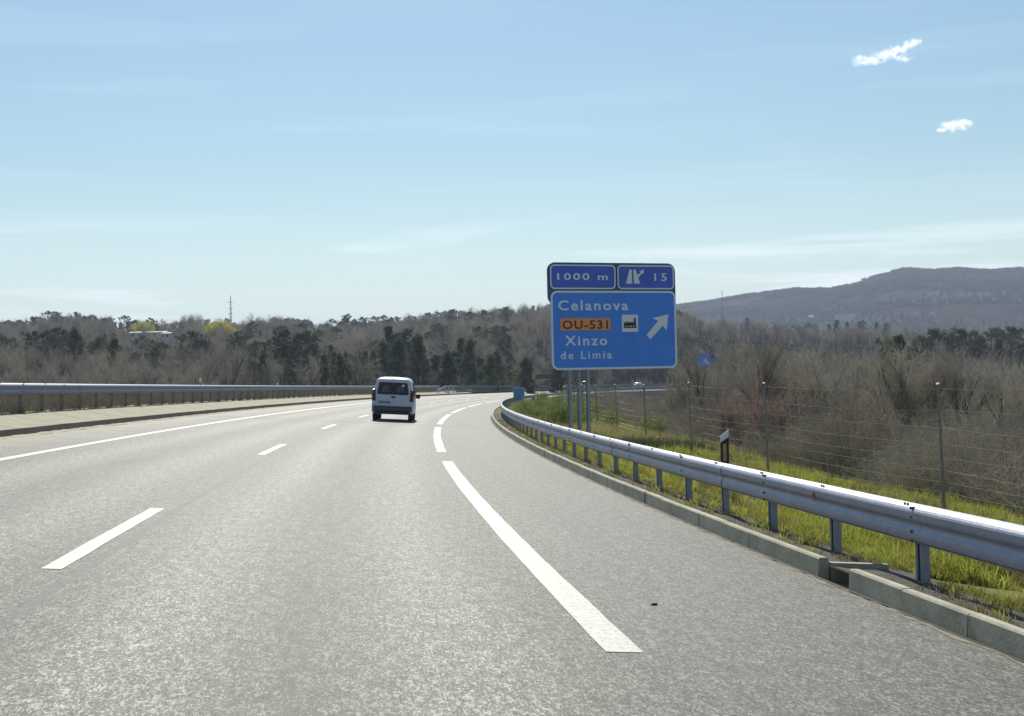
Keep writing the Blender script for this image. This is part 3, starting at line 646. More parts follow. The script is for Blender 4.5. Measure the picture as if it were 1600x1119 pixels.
# ------------------------------------------------------------------ vehicles
def wheel(parent, x, y, R=.31, w=.19):
    b = MB(); n = 28
    prof = [(-.5, .62), (-.5, .93), (-.38, 1.0), (.38, 1.0), (.5, .93), (.5, .62)]
    rings = [[Vector((x + a * w, y + R * q * math.cos(6.28318 * i / n), R + R * q * math.sin(6.28318 * i / n))) for i in range(n)] for a, q in prof]
    t = MB().loft(rings, caps=False).out('tyre', M_rubber, parent, smooth=True)
    rm = MB(); sg_ = 1 if x > 0 else -1
    rings = [[Vector((x + sg_ * a * w, y + R * q * math.cos(6.28318 * i / n), R + R * q * math.sin(6.28318 * i / n))) for i in range(n)] for a, q in ((-.3, .62), (.46, .62), (.40, .5), (.3, .2), (.38, .12))]
    rm.loft(rings, caps=True).out('rim', simple('rim_grey', (.3, .3, .31), .4, .6), t, smooth=True)
    return t
def section(y, z0, zb, zs, zt, wb, ws, wt, r=.1):
    # half outline bottom -> belt -> roof, mirrored; returns ring
    h = [(wb * .90, z0), (wb, z0 + .08), (wb, zb), (ws, zs), (wt + .02, zt - r), (wt - .06, zt - .03), (wt - .22, zt), (0, zt + .015)]
    return [Vector((x, y, z)) for x, z in h] + [Vector((-x, y, z)) for x, z in reversed(h[:-1])]
def make_van(paint, glass):
    r = empty('van')
    B = MB()
    S_ = [section(0.0, .36, .62, 1.02, 1.70, .83, .83, .67), section(.06, .30, .62, 1.04, 1.755, .858, .85, .69), section(.5, .27, .65, 1.04, 1.80, .862, .86, .70),
          section(1.6, .26, .65, 1.04, 1.83, .862, .86, .70), section(2.5, .26, .65, 1.04, 1.80, .862, .86, .69), section(2.75, .26, .65, 1.04, 1.70, .862, .855, .66),
          section(3.35, .26, .65, 1.02, 1.12, .86, .80, .70, .02), section(3.9, .27, .6, .88, .95, .84, .76, .66, .02), section(4.12, .32, .5, .68, .74, .74, .68, .58, .02)]
    for k in range(len(S_)):
        S_[k] = [p for p in S_[k]]
    B.loft(S_); body = B.out('body', paint, r, smooth=True)
    body.modifiers.new('edge', 'BEVEL').width = .02
    # tailgate panel slightly proud with shut lines
    tg = plate('tailgate', rrect(-.68, .56, .68, 1.69, .07), -.022, .02, paint, r)
    # rear glass, tapering upward
    def trap(x0, x1, z0, z1, r_=.05):
        return [(-x0 + r_, z0), (x0 - r_, z0), (x0, z0 + r_), (x1, z1 - r_), (x1 - r_, z1), (-x1 + r_, z1), (-x1, z1 - r_), (-x0, z0 + r_)]
    gl = plate('rear_window', trap(.655, .59, 1.10, 1.605), -.034, -.024, glass, r)
    plate('headrest_shape', trap(.17, .14, 1.2, 1.47, .04), -.037, -.035, simple('seat_seen_through_glass', (.10, .11, .13), .9), gl).location.x = -.30
    plate('headrest_shape', trap(.15, .12, 1.2, 1.45, .04), -.037, -.035, bpy.data.materials['seat_seen_through_glass'], gl).location.x = .30
    plate('window_white_patch', rrect(.36, 1.44, .46, 1.53, .02), -.041, -.038, M_white, gl)  # small white patch at the upper right of the glass
    for sx_ in (-1, 1):
        MB().add([(sx_ * .70, -.018, .82), (sx_ * .845, .00, .82), (sx_ * .845, .0, 1.30), (sx_ * .72, -.01, 1.30), (sx_ * .70, .06, .82), (sx_ * .868, .09, .82), (sx_ * .862, .12, 1.30), (sx_ * .72, .06, 1.30)],
                 [(0,1,2,3),(1,5,6,2),(4,7,6,5),(0,3,7,4),(3,2,6,7),(0,4,5,1)]).out('tail_light', simple('tail_lamp', (.07, .010, .012), .2), r, bevel=.012)
        m = MB().box((sx_ * .96, 2.62, 1.05), (.09, .05, .10)).box((sx_ * .87, 2.62, .99), (.04, .02, .02)).out('mirror', M_black, r, bevel=.025)
        MB().add([(sx_*.872, 2.0, 1.09), (sx_*.872, 2.62, 1.09), (sx_*.74, 2.5, 1.62), (sx_*.735, 2.0, 1.64)], [(0,1,2,3)]).out('side_window', glass, r)
        MB().add([(sx_*.872, .7, 1.09), (sx_*.872, 1.9, 1.09), (sx_*.735, 1.9, 1.64), (sx_*.735, .78, 1.64)], [(0,1,2,3)]).out('side_window', glass, r)
    MB().box((0, -.035, .52), (.80, .075, .11)).out('bumper', simple('bumper_grey', (.055, .06, .075), .5), r, bevel=.03)
    MB().box((0, -.02, .36), (.74, .05, .055)).out('bumper_skirt', M_black, r, bevel=.015)
    MB().box((-.34, -.03, .78), (.26, .01, .055)).out('number_plate', simple('plate_grey', (.22, .23, .26), .5), r)
    MB().box((.02, -.035, 1.0), (.09, .018, .035)).out('door_handle', M_black, r, bevel=.01)
    MB().box((0, -.045, 1.12), (.22, .008, .012)).out('wiper', M_black, r)
    MB().tube((0, 0, 0), (0, 0, .16), .006, n=5).out('aerial', M_black, r).location = (0, 2.3, 1.8)
    for x in (-.74, .74):
        for y in (.72, 3.4): wheel(r, x, y)
    MB().tube((-.7, .72, .33), (.7, .72, .33), .035, n=8).tube((-.7, 3.4, .33), (.7, 3.4, .33), .035, n=8).out('axles', M_dark, r)
    return r
M_glass = NT('tinted_glass').set(Base_Color=(.02, .028, .035), Roughness=.08).m
M_vanp = NT('van_silver_white').set(Base_Color=(.56, .58, .65), Roughness=.3, Metallic=.1).m
van = make_van(M_vanp, M_glass)
sv_, dv_ = 57.0, -.50
t = float(theta(sv_)); van.matrix_world = Matrix.Translation(V(sv_, dv_, .0)) @ Matrix.Rotation(-t - .0, 4, 'Z') @ Matrix.Rotation(math.atan(BANK), 4, 'Y')
tag(van, 'white small van seen from behind, driving in the right lane ahead', 'van')
def far_car(s_, d, label, tall, col):
    r = empty('car'); c = simple('car_paint', col, .3)
    B = MB(); w = .86; H = tall
    S_ = [section(0, .3, .6, .9, .98, .8, .78, .62, .02), section(.5, .25, .6, .92, 1.0 if H < 1.6 else H - .1, .86, .85, .62, .05), section(1.2, .25, .6, .95, H, .86, .85, .62, .1), section(2.6, .25, .6, .95, H - .02, .86, .85, .62, .1), section(3.3, .25, .6, .92, .98, .86, .83, .7, .02), section(4.2, .3, .55, .7, .78, .78, .74, .6, .02)]
    B.loft(S_).out('body', c, r, smooth=True)
    plate('window', [(-.6, .98), (.6, .98), (.5, H - .12), (-.5, H - .12)], .25, .3, M_glass, r)
    MB().add([(-.66, 3.32, 1.0), (.66, 3.32, 1.0), (.55, 2.62, H - .06), (-.55, 2.62, H - .06)], [(0,1,2,3)]).out('windscreen', M_glass, r).location.y = .03
    for x in (-.74, .74):
        for y in (.7, 3.3): wheel(r, x, y)
        MB().box((x * .85, 4.16, .62), (.12, .03, .07)).out('headlight', M_ww, r)
    t = float(theta(s_)); r.location = V(s_, d, .12) if d < -10 else V(s_, d, 0); r.rotation_euler = (0, 0, -t + math.pi if d < -10 else -t)
    return tag(r, label, 'car')
far_car(338, -14.9, 'dark windowed white van on the far viaduct below the big sign', 1.9, (.7, .7, .7))
far_car(392, -15.2, 'tiny white car on the viaduct right of the sign legs', 1.5, (.8, .8, .8))

# ------------------------------------------------------------------ vegetation templates
class TB:
    def __init__(s): s.V = []; s.F = []; s.n = 0
    def add(s, v, f): s.V.append(v); s.F += [tuple(i + s.n for i in q) for q in f]; s.n += len(v)
    def seg(s, pts, rads, k=4):
        pts = np.asarray(pts); n = len(pts); r = []
        for i in range(n):
            dvec = pts[min(i+1, n-1)] - pts[max(i-1, 0)]; dvec = dvec / (np.linalg.norm(dvec) + 1e-9)
            u = np.cross(dvec, [.31, .5, .81]); u /= np.linalg.norm(u) + 1e-9; w = np.cross(dvec, u)
            a = np.arange(k) * 2 * np.pi / k; r.append(pts[i] + rads[i] * (np.cos(a)[:, None] * u + np.sin(a)[:, None] * w))
        f = [(i*k+j, i*k+(j+1) % k, (i+1)*k+(j+1) % k, (i+1)*k+j) for i in range(n-1) for j in range(k)]
        s.add(np.vstack(r), f)
    def rib(s, a, b, w, bend=None):
        a = np.asarray(a); b = np.asarray(b); dv = b - a; u = np.cross(dv, rng.normal(size=3)); u = u / (np.linalg.norm(u) + 1e-9) * w
        m = (a + b) / 2 + (rng.normal(size=3) * np.linalg.norm(dv) * .09 if bend is None else bend)
        s.add(np.array([a - u, a + u, m + u * .7, m - u * .7, b]), [(0, 1, 2, 3), (3, 2, 4)])
    def mesh(s, name, mat):
        o = mk(name, np.vstack(s.V) if s.V else np.zeros((0, 3)), s.F, mat, link=False); return o.data
def unit(v): return v / (np.linalg.norm(v) + 1e-9)
def grow(T, K, p, dr, L, r, lev, H, spread=.55, up=.25, thick=1.):
    n = 4; pts = [np.array(p)]; dd = unit(np.array(dr))
    for i in range(n): dd = unit(dd + rng.normal(size=3) * .13 + np.array([0, 0, up * .12])); pts.append(pts[-1] + dd * L / n)
    rads = np.linspace(r, r * .55, n + 1)
    (T if lev <= 1 else K).seg(pts, rads, 5 if lev == 0 else (4 if lev == 1 else 3))
    nc = [7, 5, 5][lev] if lev < 3 else 0
    for c in range(nc):
        u = (.35 if lev == 0 else .25) + (.65 if lev == 0 else .72) * (c + rng.uniform(.2, .8)) / nc; q = u * n; i = min(int(q), n - 1); pos = pts[i] + (pts[i+1] - pts[i]) * (q - i)
        ax = unit(np.cross(dd, rng.normal(size=3))); nd = unit(dd * (1 - spread * .5) + ax * spread * rng.uniform(.7, 1.3) + np.array([0, 0, up]))
        if lev < 2: grow(T, K, pos, nd, L * rng.uniform(.5, .72), max(r * .45, .012), lev + 1, H, spread, up, thick)
        else:
            for _ in range(3):
                e = unit(nd + rng.normal(size=3) * .45); K.rib(pos, pos + e * L * rng.uniform(.4, .9), .011 * thick)
    if lev >= 1:
        for _ in range(2): K.rib(pts[-1], pts[-1] + unit(dd + rng.normal(size=3) * .4) * L * .5, .011 * thick)
def bare_tree(H, spread=.6, up=.25, stems=1, thick=1.6, mk_=None):
    T, K = TB(), TB()
    for k in range(stems):
        a = rng.uniform(0, 6.28); lean = 0.06 if stems == 1 else .3
        grow(T, K, (0, 0, -.1), (math.cos(a) * lean, math.sin(a) * lean, 1), H * (.62 if stems == 1 else .55) * rng.uniform(.85, 1.1), H * .014 / math.sqrt(stems) + .01, 0, H, spread, up, thick)
    return T.mesh('trunk', M_bark), K.mesh('crown', mk_ or M_twig)
def pine(H, kind=0):
    T, K = TB(), TB(); tp = []
    x = np.zeros(3); bendv = rng.normal(size=3) * .03
    for i in range(7): tp.append(np.array([bendv[0] * i * i * .2, bendv[1] * i * i * .2, H * i / 6.2]))
    T.seg(tp, np.linspace(H * .017, H * .004, 7), 6); tp = np.array(tp)
    z0 = H * (rng.uniform(.2, .35) if kind == 0 else rng.uniform(.5, .62)); nb = 46 if kind == 0 else 34
    for b in range(nb):
        u = (b + rng.uniform(0, 1)) / nb; z = z0 + (H - z0) * u; base = np.array([np.interp(z, tp[:, 2], tp[:, 0]), np.interp(z, tp[:, 2], tp[:, 1]), z])
        R = H * (.165 * (1 - u) ** .8 + .02 if kind == 0 else .26 * math.sin(math.pi * min(1, .25 + u * .75)) ** .7 + .02) * rng.uniform(.6, 1.15)
        a = rng.uniform(0, 6.28); dr = np.array([math.cos(a), math.sin(a), rng.uniform(.1, .5)]); tip = base + dr * R
        T.seg([base, base + dr * R * .5, tip], [H * .004, H * .003, H * .0015], 3)
        for c in range(5):
            cp = base + dr * R * rng.uniform(.45, 1.05) + rng.normal(size=3) * H * .018
            for _ in range(13):
                e = unit(rng.normal(size=3) + np.array([0, 0, .5]) + dr * .4); K.rib(cp + rng.normal(size=3) * H * .012, cp + e * H * rng.uniform(.025, .05), H * .0045)
    return T.mesh('trunk', M_bark), K.mesh('crown', M_needle)
def bush(H, R, nst, mat, w=.012, side=5, droop=.5, name='foliage'):
    K = TB()
    for _ in range(nst):
        a = rng.uniform(0, 6.28); q = rng.uniform(0, 1) ** .7; p0 = np.array([math.cos(a), math.sin(a), 0]) * R * q * .5; tip = np.array([math.cos(a) * R * q * rng.uniform(.8, 1.4), math.sin(a) * R * q * rng.uniform(.8, 1.4), H * rng.uniform(.55, 1.05) * (1 - .35 * q)])
        mid = (p0 + tip) / 2 + np.array([0, 0, H * .16 * droop]) + rng.normal(size=3) * .08; K.rib(p0, mid, w * 1.3); K.rib(mid, tip, w)
        for _ in range(side):
            u = rng.uniform(.2, 1); b = (mid + (tip - mid) * (u * 2 - 1)) if u > .5 else p0 + (mid - p0) * u * 2
            K.rib(b, b + unit(rng.normal(size=3) + np.array([0, 0, .4])) * H * rng.uniform(.12, .3), w * .7)
    return K.mesh(name, mat)
TREES = [bare_tree(8, .55, .3), bare_tree(9, .5, .4), bare_tree(7.5, .65, .2), bare_tree(6.5, .55, .3, 3), bare_tree(10, .45, .45)]
PINES = [pine(10, 0), pine(11, 1), pine(9, 0), pine(12, 1), pine(8, 0)]
REDS = [bare_tree(4.5, .6, .35, 4, 1.8, M_redtwig)]
BRAM = [bush(1.9, 1.3, 75, M_bramble, .008, side=7), bush(1.4, 1.5, 80, M_bramble, .008, side=7), bush(2.4, 1.1, 70, M_bramble, .008, side=9), bush(1.7, 1.2, 70, M_twig, .007, side=9)]
BROOM = [bush(1.9, .9, 120, M_broom, .016, 4, .2), bush(1.5, .8, 110, M_broom, .016, 4, .2)]
MIM = [bush(5, 4, 160, M_mimosa, .09, 6, .6), ]
def grass_tuft(n, h, mat, w=.004, R=.12):
    K = TB()
    for _ in range(n):
        a = rng.uniform(0, 6.28); p = np.array([math.cos(a), math.sin(a), 0]) * R * math.sqrt(rng.uniform(0, 1)); L = h * rng.uniform(.5, 1.15)
        le = np.array([rng.normal() * .6, rng.normal() * .6, 1]); tip = p + unit(le) * L; K.rib(p, tip, w, bend=np.array([0, 0, L * .08]) - np.array([le[0], le[1], 0]) * L * .12)
    return K.mesh('blades', mat)
GRASS = [grass_tuft(22, .17, M_grass, .006), grass_tuft(18, .27, M_grass, .006), grass_tuft(20, .13, M_grass, .006), grass_tuft(16, .28, M_dry, .005), grass_tuft(18, .10, M_dry, .006)]

# instances of templates for stuff nobody could count
def scatter(name, datas, pts, rz, sc, idx, tilt=None, **kw):
    pts = np.asarray(pts, float); n = len(pts)
    c = bpy.data.collections.new(name + '_pieces')
    for i, dts in enumerate(datas):
        # merge the parts of a template (trunk+crown) in one piece
        if isinstance(dts, tuple):
            bm = bmesh.new(); mats = []
            for me in dts:
                b0 = len(bm.faces); bm.from_mesh(me); bm.faces.ensure_lookup_table(); mi = len(mats); mats.append(me.materials[0])
                for f in bm.faces[b0:]: f.material_index = mi
            me = bpy.data.meshes.new('piece'); bm.to_mesh(me); bm.free()
            for m in mats: me.materials.append(m)
        else: me = dts
        o = bpy.data.objects.new('%s_piece_%02d' % (name, i), me); c.objects.link(o)
    me = bpy.data.meshes.new(name); me.vertices.add(n); me.vertices.foreach_set('co', pts.ravel())
    rot = np.zeros((n, 3)); rot[:, 2] = rz
    if tilt is not None: rot[:, 0] = tilt
    a = me.attributes.new('rot', 'FLOAT_VECTOR', 'POINT'); a.data.foreach_set('vector', rot.ravel())
    a = me.attributes.new('scl', 'FLOAT', 'POINT'); a.data.foreach_set('value', np.asarray(sc, float))
    a = me.attributes.new('idx', 'INT', 'POINT'); a.data.foreach_set('value', np.asarray(idx, np.int32))
    o = bpy.data.objects.new(name, me); COL.objects.link(o)
    g = bpy.data.node_groups.new(name, 'GeometryNodeTree'); g.interface.new_socket('Geometry', in_out='INPUT', socket_type='NodeSocketGeometry'); g.interface.new_socket('Geometry', in_out='OUTPUT', socket_type='NodeSocketGeometry')
    N = g.nodes.new; L = g.links.new
    gi = N('NodeGroupInput'); go = N('NodeGroupOutput'); ci = N('GeometryNodeCollectionInfo'); ci.inputs['Collection'].default_value = c; ci.inputs['Separate Children'].default_value = True; ci.inputs['Reset Children'].default_value = True
    mp_ = N('GeometryNodeMeshToPoints'); ip = N('GeometryNodeInstanceOnPoints'); ip.inputs['Pick Instance'].default_value = True
    def na_(nm, ty):
        q = N('GeometryNodeInputNamedAttribute'); q.data_type = ty; q.inputs['Name'].default_value = nm; return q.outputs['Attribute']
    er = N('FunctionNodeEulerToRotation')
    L(gi.outputs[0], mp_.inputs['Mesh']); L(mp_.outputs[0], ip.inputs['Points']); L(ci.outputs[0], ip.inputs['Instance']); L(na_('idx', 'INT'), ip.inputs['Instance Index'])
    L(na_('rot', 'FLOAT_VECTOR'), er.inputs[0]); L(er.outputs[0], ip.inputs['Rotation']); L(na_('scl', 'FLOAT'), ip.inputs['Scale']); L(ip.outputs[0], go.inputs[0])
    md = o.modifiers.new('scatter', 'NODES'); md.node_group = g
    return tag(o, kind='stuff', **kw)

# ------------------------------------------------------------------ grass on the verge
def gpts(n, s0, s1, d0, d1, pw=1.6):
    u = rng.uniform(0, 1, n) ** pw; s_ = s0 + (s1 - s0) * u; d = rng.uniform(d0, d1, n); return s_, d
s_, d = gpts(30000, 5.5, 75, 4.62, 11.5, 1.7)
s2, d2 = gpts(9000, 5.5, 16, 4.58, 6.5, 1.2); s_ = np.concatenate([s_, s2]); d = np.concatenate([d, d2])
keep = ~((s_ > GAP[0] - .25) & (s_ < GAP[1] + .2) & (d < 5.5)); s_, d = s_[keep], d[keep]
h_ = np.interp(d, [a for a, b in ds], [b for a, b in ds]) + vh(s_, d) * np.minimum(1, (d - 3.95) * .8)
n = len(s_); pat = np.sin(s_ * .8 + 1.3) * np.cos(d * 1.9 + s_ * .3) + rng.normal(size=n) * .5
idx = np.where(pat > .55, rng.integers(3, 5, n), rng.integers(0, 3, n)); sc = rng.uniform(.45, .95, n) * np.where(d < 5.0, .6, 1) * (.75 + .5 * (np.sin(s_ * 1.7 + d * 2.6) * np.sin(d * 4.1 - s_ * .6) > .1)) * np.where(s_ > 40, 1.5, 1.)
scatter('verge_grass', GRASS, P3(s_, d, h_ - .01), rng.uniform(0, 6.28, n), sc, idx, label='bright yellow green grass on the verge behind the right guardrail', cat='grass')
n = 7000; s_ = 44 + 120 * rng.uniform(0, 1, n) ** 1.3; d = rng.uniform(4.8, 12, n)
scatter('embankment_grass', [grass_tuft(26, .45, M_med2, .008, .2), grass_tuft(22, .5, M_tan, .008, .2), grass_tuft(22, .35, M_grass, .008, .2)], P3(s_, d, np.interp(d, [a for a, b in ds], [b for a, b in ds]) - .02), rng.uniform(0, 6.28, n), rng.uniform(.5, 1.2, n), rng.choice([0, 1, 1, 2], n), label='tan and green rough grass on the embankment by the sign legs', cat='rough grass')
n = 2600; s_ = 5.5 + 60 * rng.uniform(0, 1, n) ** 1.5; d = np.where(rng.uniform(0, 1, n) < .6, 4.66 - np.abs(rng.normal(size=n)) * .07, rng.uniform(3.93, 4.6, n))
keep = ~((s_ > GAP[0] - .1) & (s_ < GAP[1] + .1)); s_, d = s_[keep], d[keep]; n = len(s_)
scatter('kerbside_weeds', [grass_tuft(14, .10, M_dry, .005, .08), grass_tuft(12, .12, M_grass, .005, .06), grass_tuft(10, .05, M_dry, .006, .1)], P3(s_, d, np.interp(d, [3.9, 4.1, 4.42, 4.66], [.105, .098, .08, .046])), rng.uniform(0, 6.28, n), rng.uniform(.5, 1.1, n), rng.choice([0, 1, 2, 2], n), label='sparse weeds in the soil strip under the right guardrail', cat='weeds')
# dry growth on the median behind the left guardrail
n = 12000; s_ = 14 + 185 * rng.uniform(0, 1, n) ** 1.2; d = rng.uniform(-12.6, -9.2, n)
scatter('median_grass', [grass_tuft(26, .5, M_med2, .008, .2), grass_tuft(22, .42, M_med, .006, .2)], P3(s_, d, np.interp(d, [-12.4, -10.5, -9.44], [.6, .62, .34]) - .02), rng.uniform(0, 6.28, n), rng.uniform(.5, .95, n) * np.where(d > -9.5, .6, 1), rng.choice([0, 1], n), label='dry brown grass on the median behind the left guardrail', cat='dry grass')

# ------------------------------------------------------------------ brush and woods
def top_of(tp): return max(v.co.z for me in (tp if isinstance(tp, tuple) else (tp,)) for v in me.vertices)
HT = {id(tp): top_of(tp) for tp in TREES + PINES + REDS}
def put(n, s0, s1, d0, d1, pw=1.):
    s_ = s0 + (s1 - s0) * rng.uniform(0, 1, n) ** pw; d = d0 + (d1 - d0) * rng.uniform(0, 1, n) ** 1.1; p = P3(s_, d)
    zt = terrain(p[:, 0], p[:, 1]); zv = p[:, 2] + np.interp(d, [a for a, b in ds], [b for a, b in ds]); return s_, d, np.column_stack([p[:, :2], np.where((d < 24) & (s_ < 208), np.maximum(zv, zt), zt)])
s_, d, p = put(5200, 8, 150, 12.1, 60, 1.15)
scatter('brush', BRAM, p, rng.uniform(0, 6.28, len(p)), rng.uniform(.6, 1.25, len(p)) * np.where(d > 25, 1.5, 1), rng.integers(0, 4, len(p)), label='dense bare brown brambles and brush behind the wire fence', cat='brush')
def area(n, azp0, azp1, r0, r1):
    a0, a1 = math.atan((azp0 - 800) / 2140.6), math.atan((azp1 - 800) / 2140.6)
    az = rng.uniform(a0, a1, n); r = np.sqrt(rng.uniform(r0 * r0, r1 * r1, n)); x, y = r * np.sin(az), r * np.cos(az); s_, d = to_sd(x, y); return x, y, s_, d, r
def wood(name, n, azp0, azp1, r0, r1, mix, label, smin=.7, smax=1.2, dl=-27., dr=26., pinepatch=.25, cat='wood'):
    x, y, s_, d, r = area(n, azp0, azp1, r0, r1)
    ok = (d < dl) | (d > dr) | (r > 560); x, y, r = x[ok], y[ok], r[ok]; z = terrain(x, y)
    top = z + 9; pxx = 800 + 2140.6 * np.tan(np.arctan2(x, y)); pyy = _hz(pxx) - 2140.6 * (top - CAM_H) / r
    cl = ((pxx > 175) & (pxx < 285) & (pyy < 520.5) & (r < 640)) | ((pxx > 312) & (pxx < 385) & (pyy < 519) & (r < 600))
    x, y, z, r = x[~cl], y[~cl], z[~cl], r[~cl]
    f = wob(x, y, 140, 5) + rng.normal(size=len(x)) * .45; pn = f > np.where(r < 330, pinepatch, np.where(r < 600, pinepatch + 1.0, pinepatch))
    idx = np.where(pn, rng.integers(5, 10, len(x)), rng.integers(0, 5, len(x)))
    return scatter(name, TREES + PINES, np.column_stack([x, y, z - .2]), rng.uniform(0, 6.28, len(x)), rng.uniform(smin, smax, len(x)), idx, label=label, cat=cat)
wood('hillside_wood', 5600, -260, 1080, 210, 735, None, 'dense mixed wood of bare and pine trees covering the hill on the left', .65, 1.1, pinepatch=.3)
wood('valley_wood', 3600, 1000, 2100, 120, 900, None, 'brown bare wood filling the valley right of the sign', .6, .98, pinepatch=1.15)
x, y, _s, _d, r = area(16000, 950, 1900, 2050, 3060); ok = wob(x, y, 480, 9) + .6 * wob(x, y, 140, 2) + .4 * wob(x, y, 900, 4) > -.1; x, y = x[ok], y[ok]
scatter('mountain_wood', [bush(7, 6, 40, M_needle, .7, 4, .8), bush(7, 6, 40, M_far, .6, 4, .8)], np.column_stack([x, y, terrain(x, y) - 1]), rng.uniform(0, 6.28, len(x)), rng.uniform(.6, 1.3, len(x)), (wob(x, y, 350, 7) + rng.normal(size=len(x)) * .5 < .3).astype(int), label='far woods scattered over the long mountain ridge', cat='wood')
x, y, _s, _d, r = area(2600, 960, 1900, 1000, 2150); ok = wob(x, y, 300, 4) > .1; x, y = x[ok], y[ok]
scatter('slope_wood', [PINES[0], PINES[2], TREES[0], TREES[2]], np.column_stack([x, y, terrain(x, y) - 1]), rng.uniform(0, 6.28, len(x)), rng.uniform(.9, 1.6, len(x)), rng.integers(0, 4, len(x)), label='scattered woods on the lower mountain slope at right', cat='wood')
# individual trees
def tree(kind, tpl, x, y, sc, label, cat, group=None, rz=None, z=None):
    r = tag(empty(kind, (x, y, (tz(x, y) if z is None else z) - .1), random.uniform(0, 6.28) if rz is None else rz), label, cat, group); r.scale = (sc, sc, sc * random.uniform(.92, 1.08))
    if isinstance(tpl, tuple):
        for nm, me in zip(('trunk', 'crown'), tpl):
            o = bpy.data.objects.new(nm, me); COL.objects.link(o); o.parent = r
    else:
        o = bpy.data.objects.new('foliage', tpl); COL.objects.link(o); o.parent = r
    return r
def at_px(px, Y): v = ray(px, 600, Y); return v.x, v.y
def sc_to(px, py_top, Y, H, base=None):
    if not isinstance(H, (int, float)): H = HT[id(H)]
    v = ray(px, py_top, Y); g = tz(v.x, v.y) if base is None else base; return max(.35, (v.z - g) / H)
# pines of the middle ground on the left, from their tops in the valley
PX = [(8,556),(38,560),(70,558),(95,563),(152,520),(165,528),(180,524),(120,505),(160,540),(410,548),(432,540),(450,556),(470,552),(492,549),(505,545),(522,540),(540,550),(556,543),(570,552),(585,546),(600,530),(612,512),(622,510),(634,520),(645,534),(655,528),(668,556),(682,553),(700,548),(712,537),(722,531),(735,530),(750,534),(765,543),(778,550),(800,560),(824,548),(872,566),(886,575)]
def plabel(px):
    for lim, s_ in ((110, 'dark low pine at the far left end, above the median guardrail'), (200, 'dark tall pine of the clump in front of the pale hillside building'), (480, 'dark pine in the row left of the white van'),
                    (560, 'dark pine in the close row just left of the white van'), (605, 'dark pine rising directly behind the white van'), (660, 'tall dark pine of the highest clump right above the white van'),
                    (690, 'short dark pine in the gap right of the tallest clump'), (785, 'dark pine in the broad round clump over the bridge railing'), (835, 'dark pine of the thin pair left of the big sign'), (2000, 'small dark pine just beside the lower left corner of the big sign')):
        if px < lim: return s_
for i, (px, py) in enumerate(PX):
    Y = 225 + 55 * ((i * 37) % 11) / 11; x, y = at_px(px + random.uniform(-2, 2), Y); k_ = (0, 2, 4, 0, 2, 1)[i % 6]
    tree('pine_tree', PINES[k_], x, y, min(1.9, sc_to(px, py, Y, PINES[k_])), plabel(px), 'pine tree', 'pines behind the median guardrail')
# skyline pines
SK = [(95,490),(130,492),(201,489),(228,492),(248,488),(254,485),(262,488),(286,489),(300,492),(325,488),(333,486),(341,489),(610,489),(640,484),(651,482),(662,484),(697,481),(733,479),(760,478),(790,476),(815,472),(829,465),(845,470),(575,495),(590,493),(602,490),(628,486),(674,483),(686,482),(709,481),(721,480),(746,479),(772,477),(781,477),(800,475),(806,474),(822,471),(836,467),(852,472),(1078,483),(1095,483),(1135,480),(1170,478)]
for i, (px, py) in enumerate(SK):
    Y = 690; x, y = at_px(px, Y); k_ = (i * 2 + 1) % 5
    tree('pine_tree', PINES[(0,2,4)[k_ % 3]], x, y, .8 * min(1.5, max(.8, sc_to(px, py, Y, PINES[k_]))), ('dark pine silhouette on the skyline above the pale hillside building' if px < 270 else 'dark pine silhouette on the skyline just left of the thin mast' if px < 400 else 'dark pine silhouette on the rising skyline right of the van' if px < 740 else 'dark pine silhouette at the high skyline left of the big sign' if px < 860 else 'small pine silhouette on the ridge right of the big sign'), 'pine tree', 'pines along the skyline')
x, y = at_px(545, 690); tree('pine_tree', PINES[1], x, y, sc_to(545, 487, 690, PINES[1]), 'lone round crowned pine on the skyline above the white van', 'pine tree')
# dark evergreen clumps right
for i, (px, py, Y) in enumerate([(1455,508,330),(1470,505,330),(1485,506,340),(1500,503,345),(1515,506,330),(1530,505,350),(1548,508,340),(1562,510,330),(1580,509,350),(1595,514,340),(1440,514,350),(1428,518,345)]):
    x, y = at_px(px, Y); k_ = i % 5; tree('pine_tree', PINES[k_], x, y, min(1.9, sc_to(px, py, Y, PINES[k_])), 'dark green pine in the clump at the far right', 'pine tree', 'pines at the far right')
for i, (px, py, Y) in enumerate([(1232,489,880),(1243,487,880),(1255,488,880),(1264,490,880),(1297,492,800),(1310,495,800),(1350,499,700),(1372,502,650),(1385,503,650),(1325,503,640)]):
    x, y = at_px(px, Y); k_ = i % 5; tree('pine_tree', PINES[k_], x, y, min(2.2, sc_to(px, py, Y, PINES[k_])), 'small dark pine on the low rise before the mountain', 'pine tree', 'pines on the rise before the mountain')
x, y = at_px(1412, 95); k = sc_to(1412, 526, 95, PINES[3]); tree('evergreen_tree', PINES[3], x, y, k, 'open crowned dark evergreen tree standing right of the pale fence post', 'tree')
x, y = at_px(1385, 92); tree('evergreen_tree', PINES[2], x, y, sc_to(1385, 548, 92, PINES[2]), 'smaller ragged evergreen beside the open crowned one', 'tree')
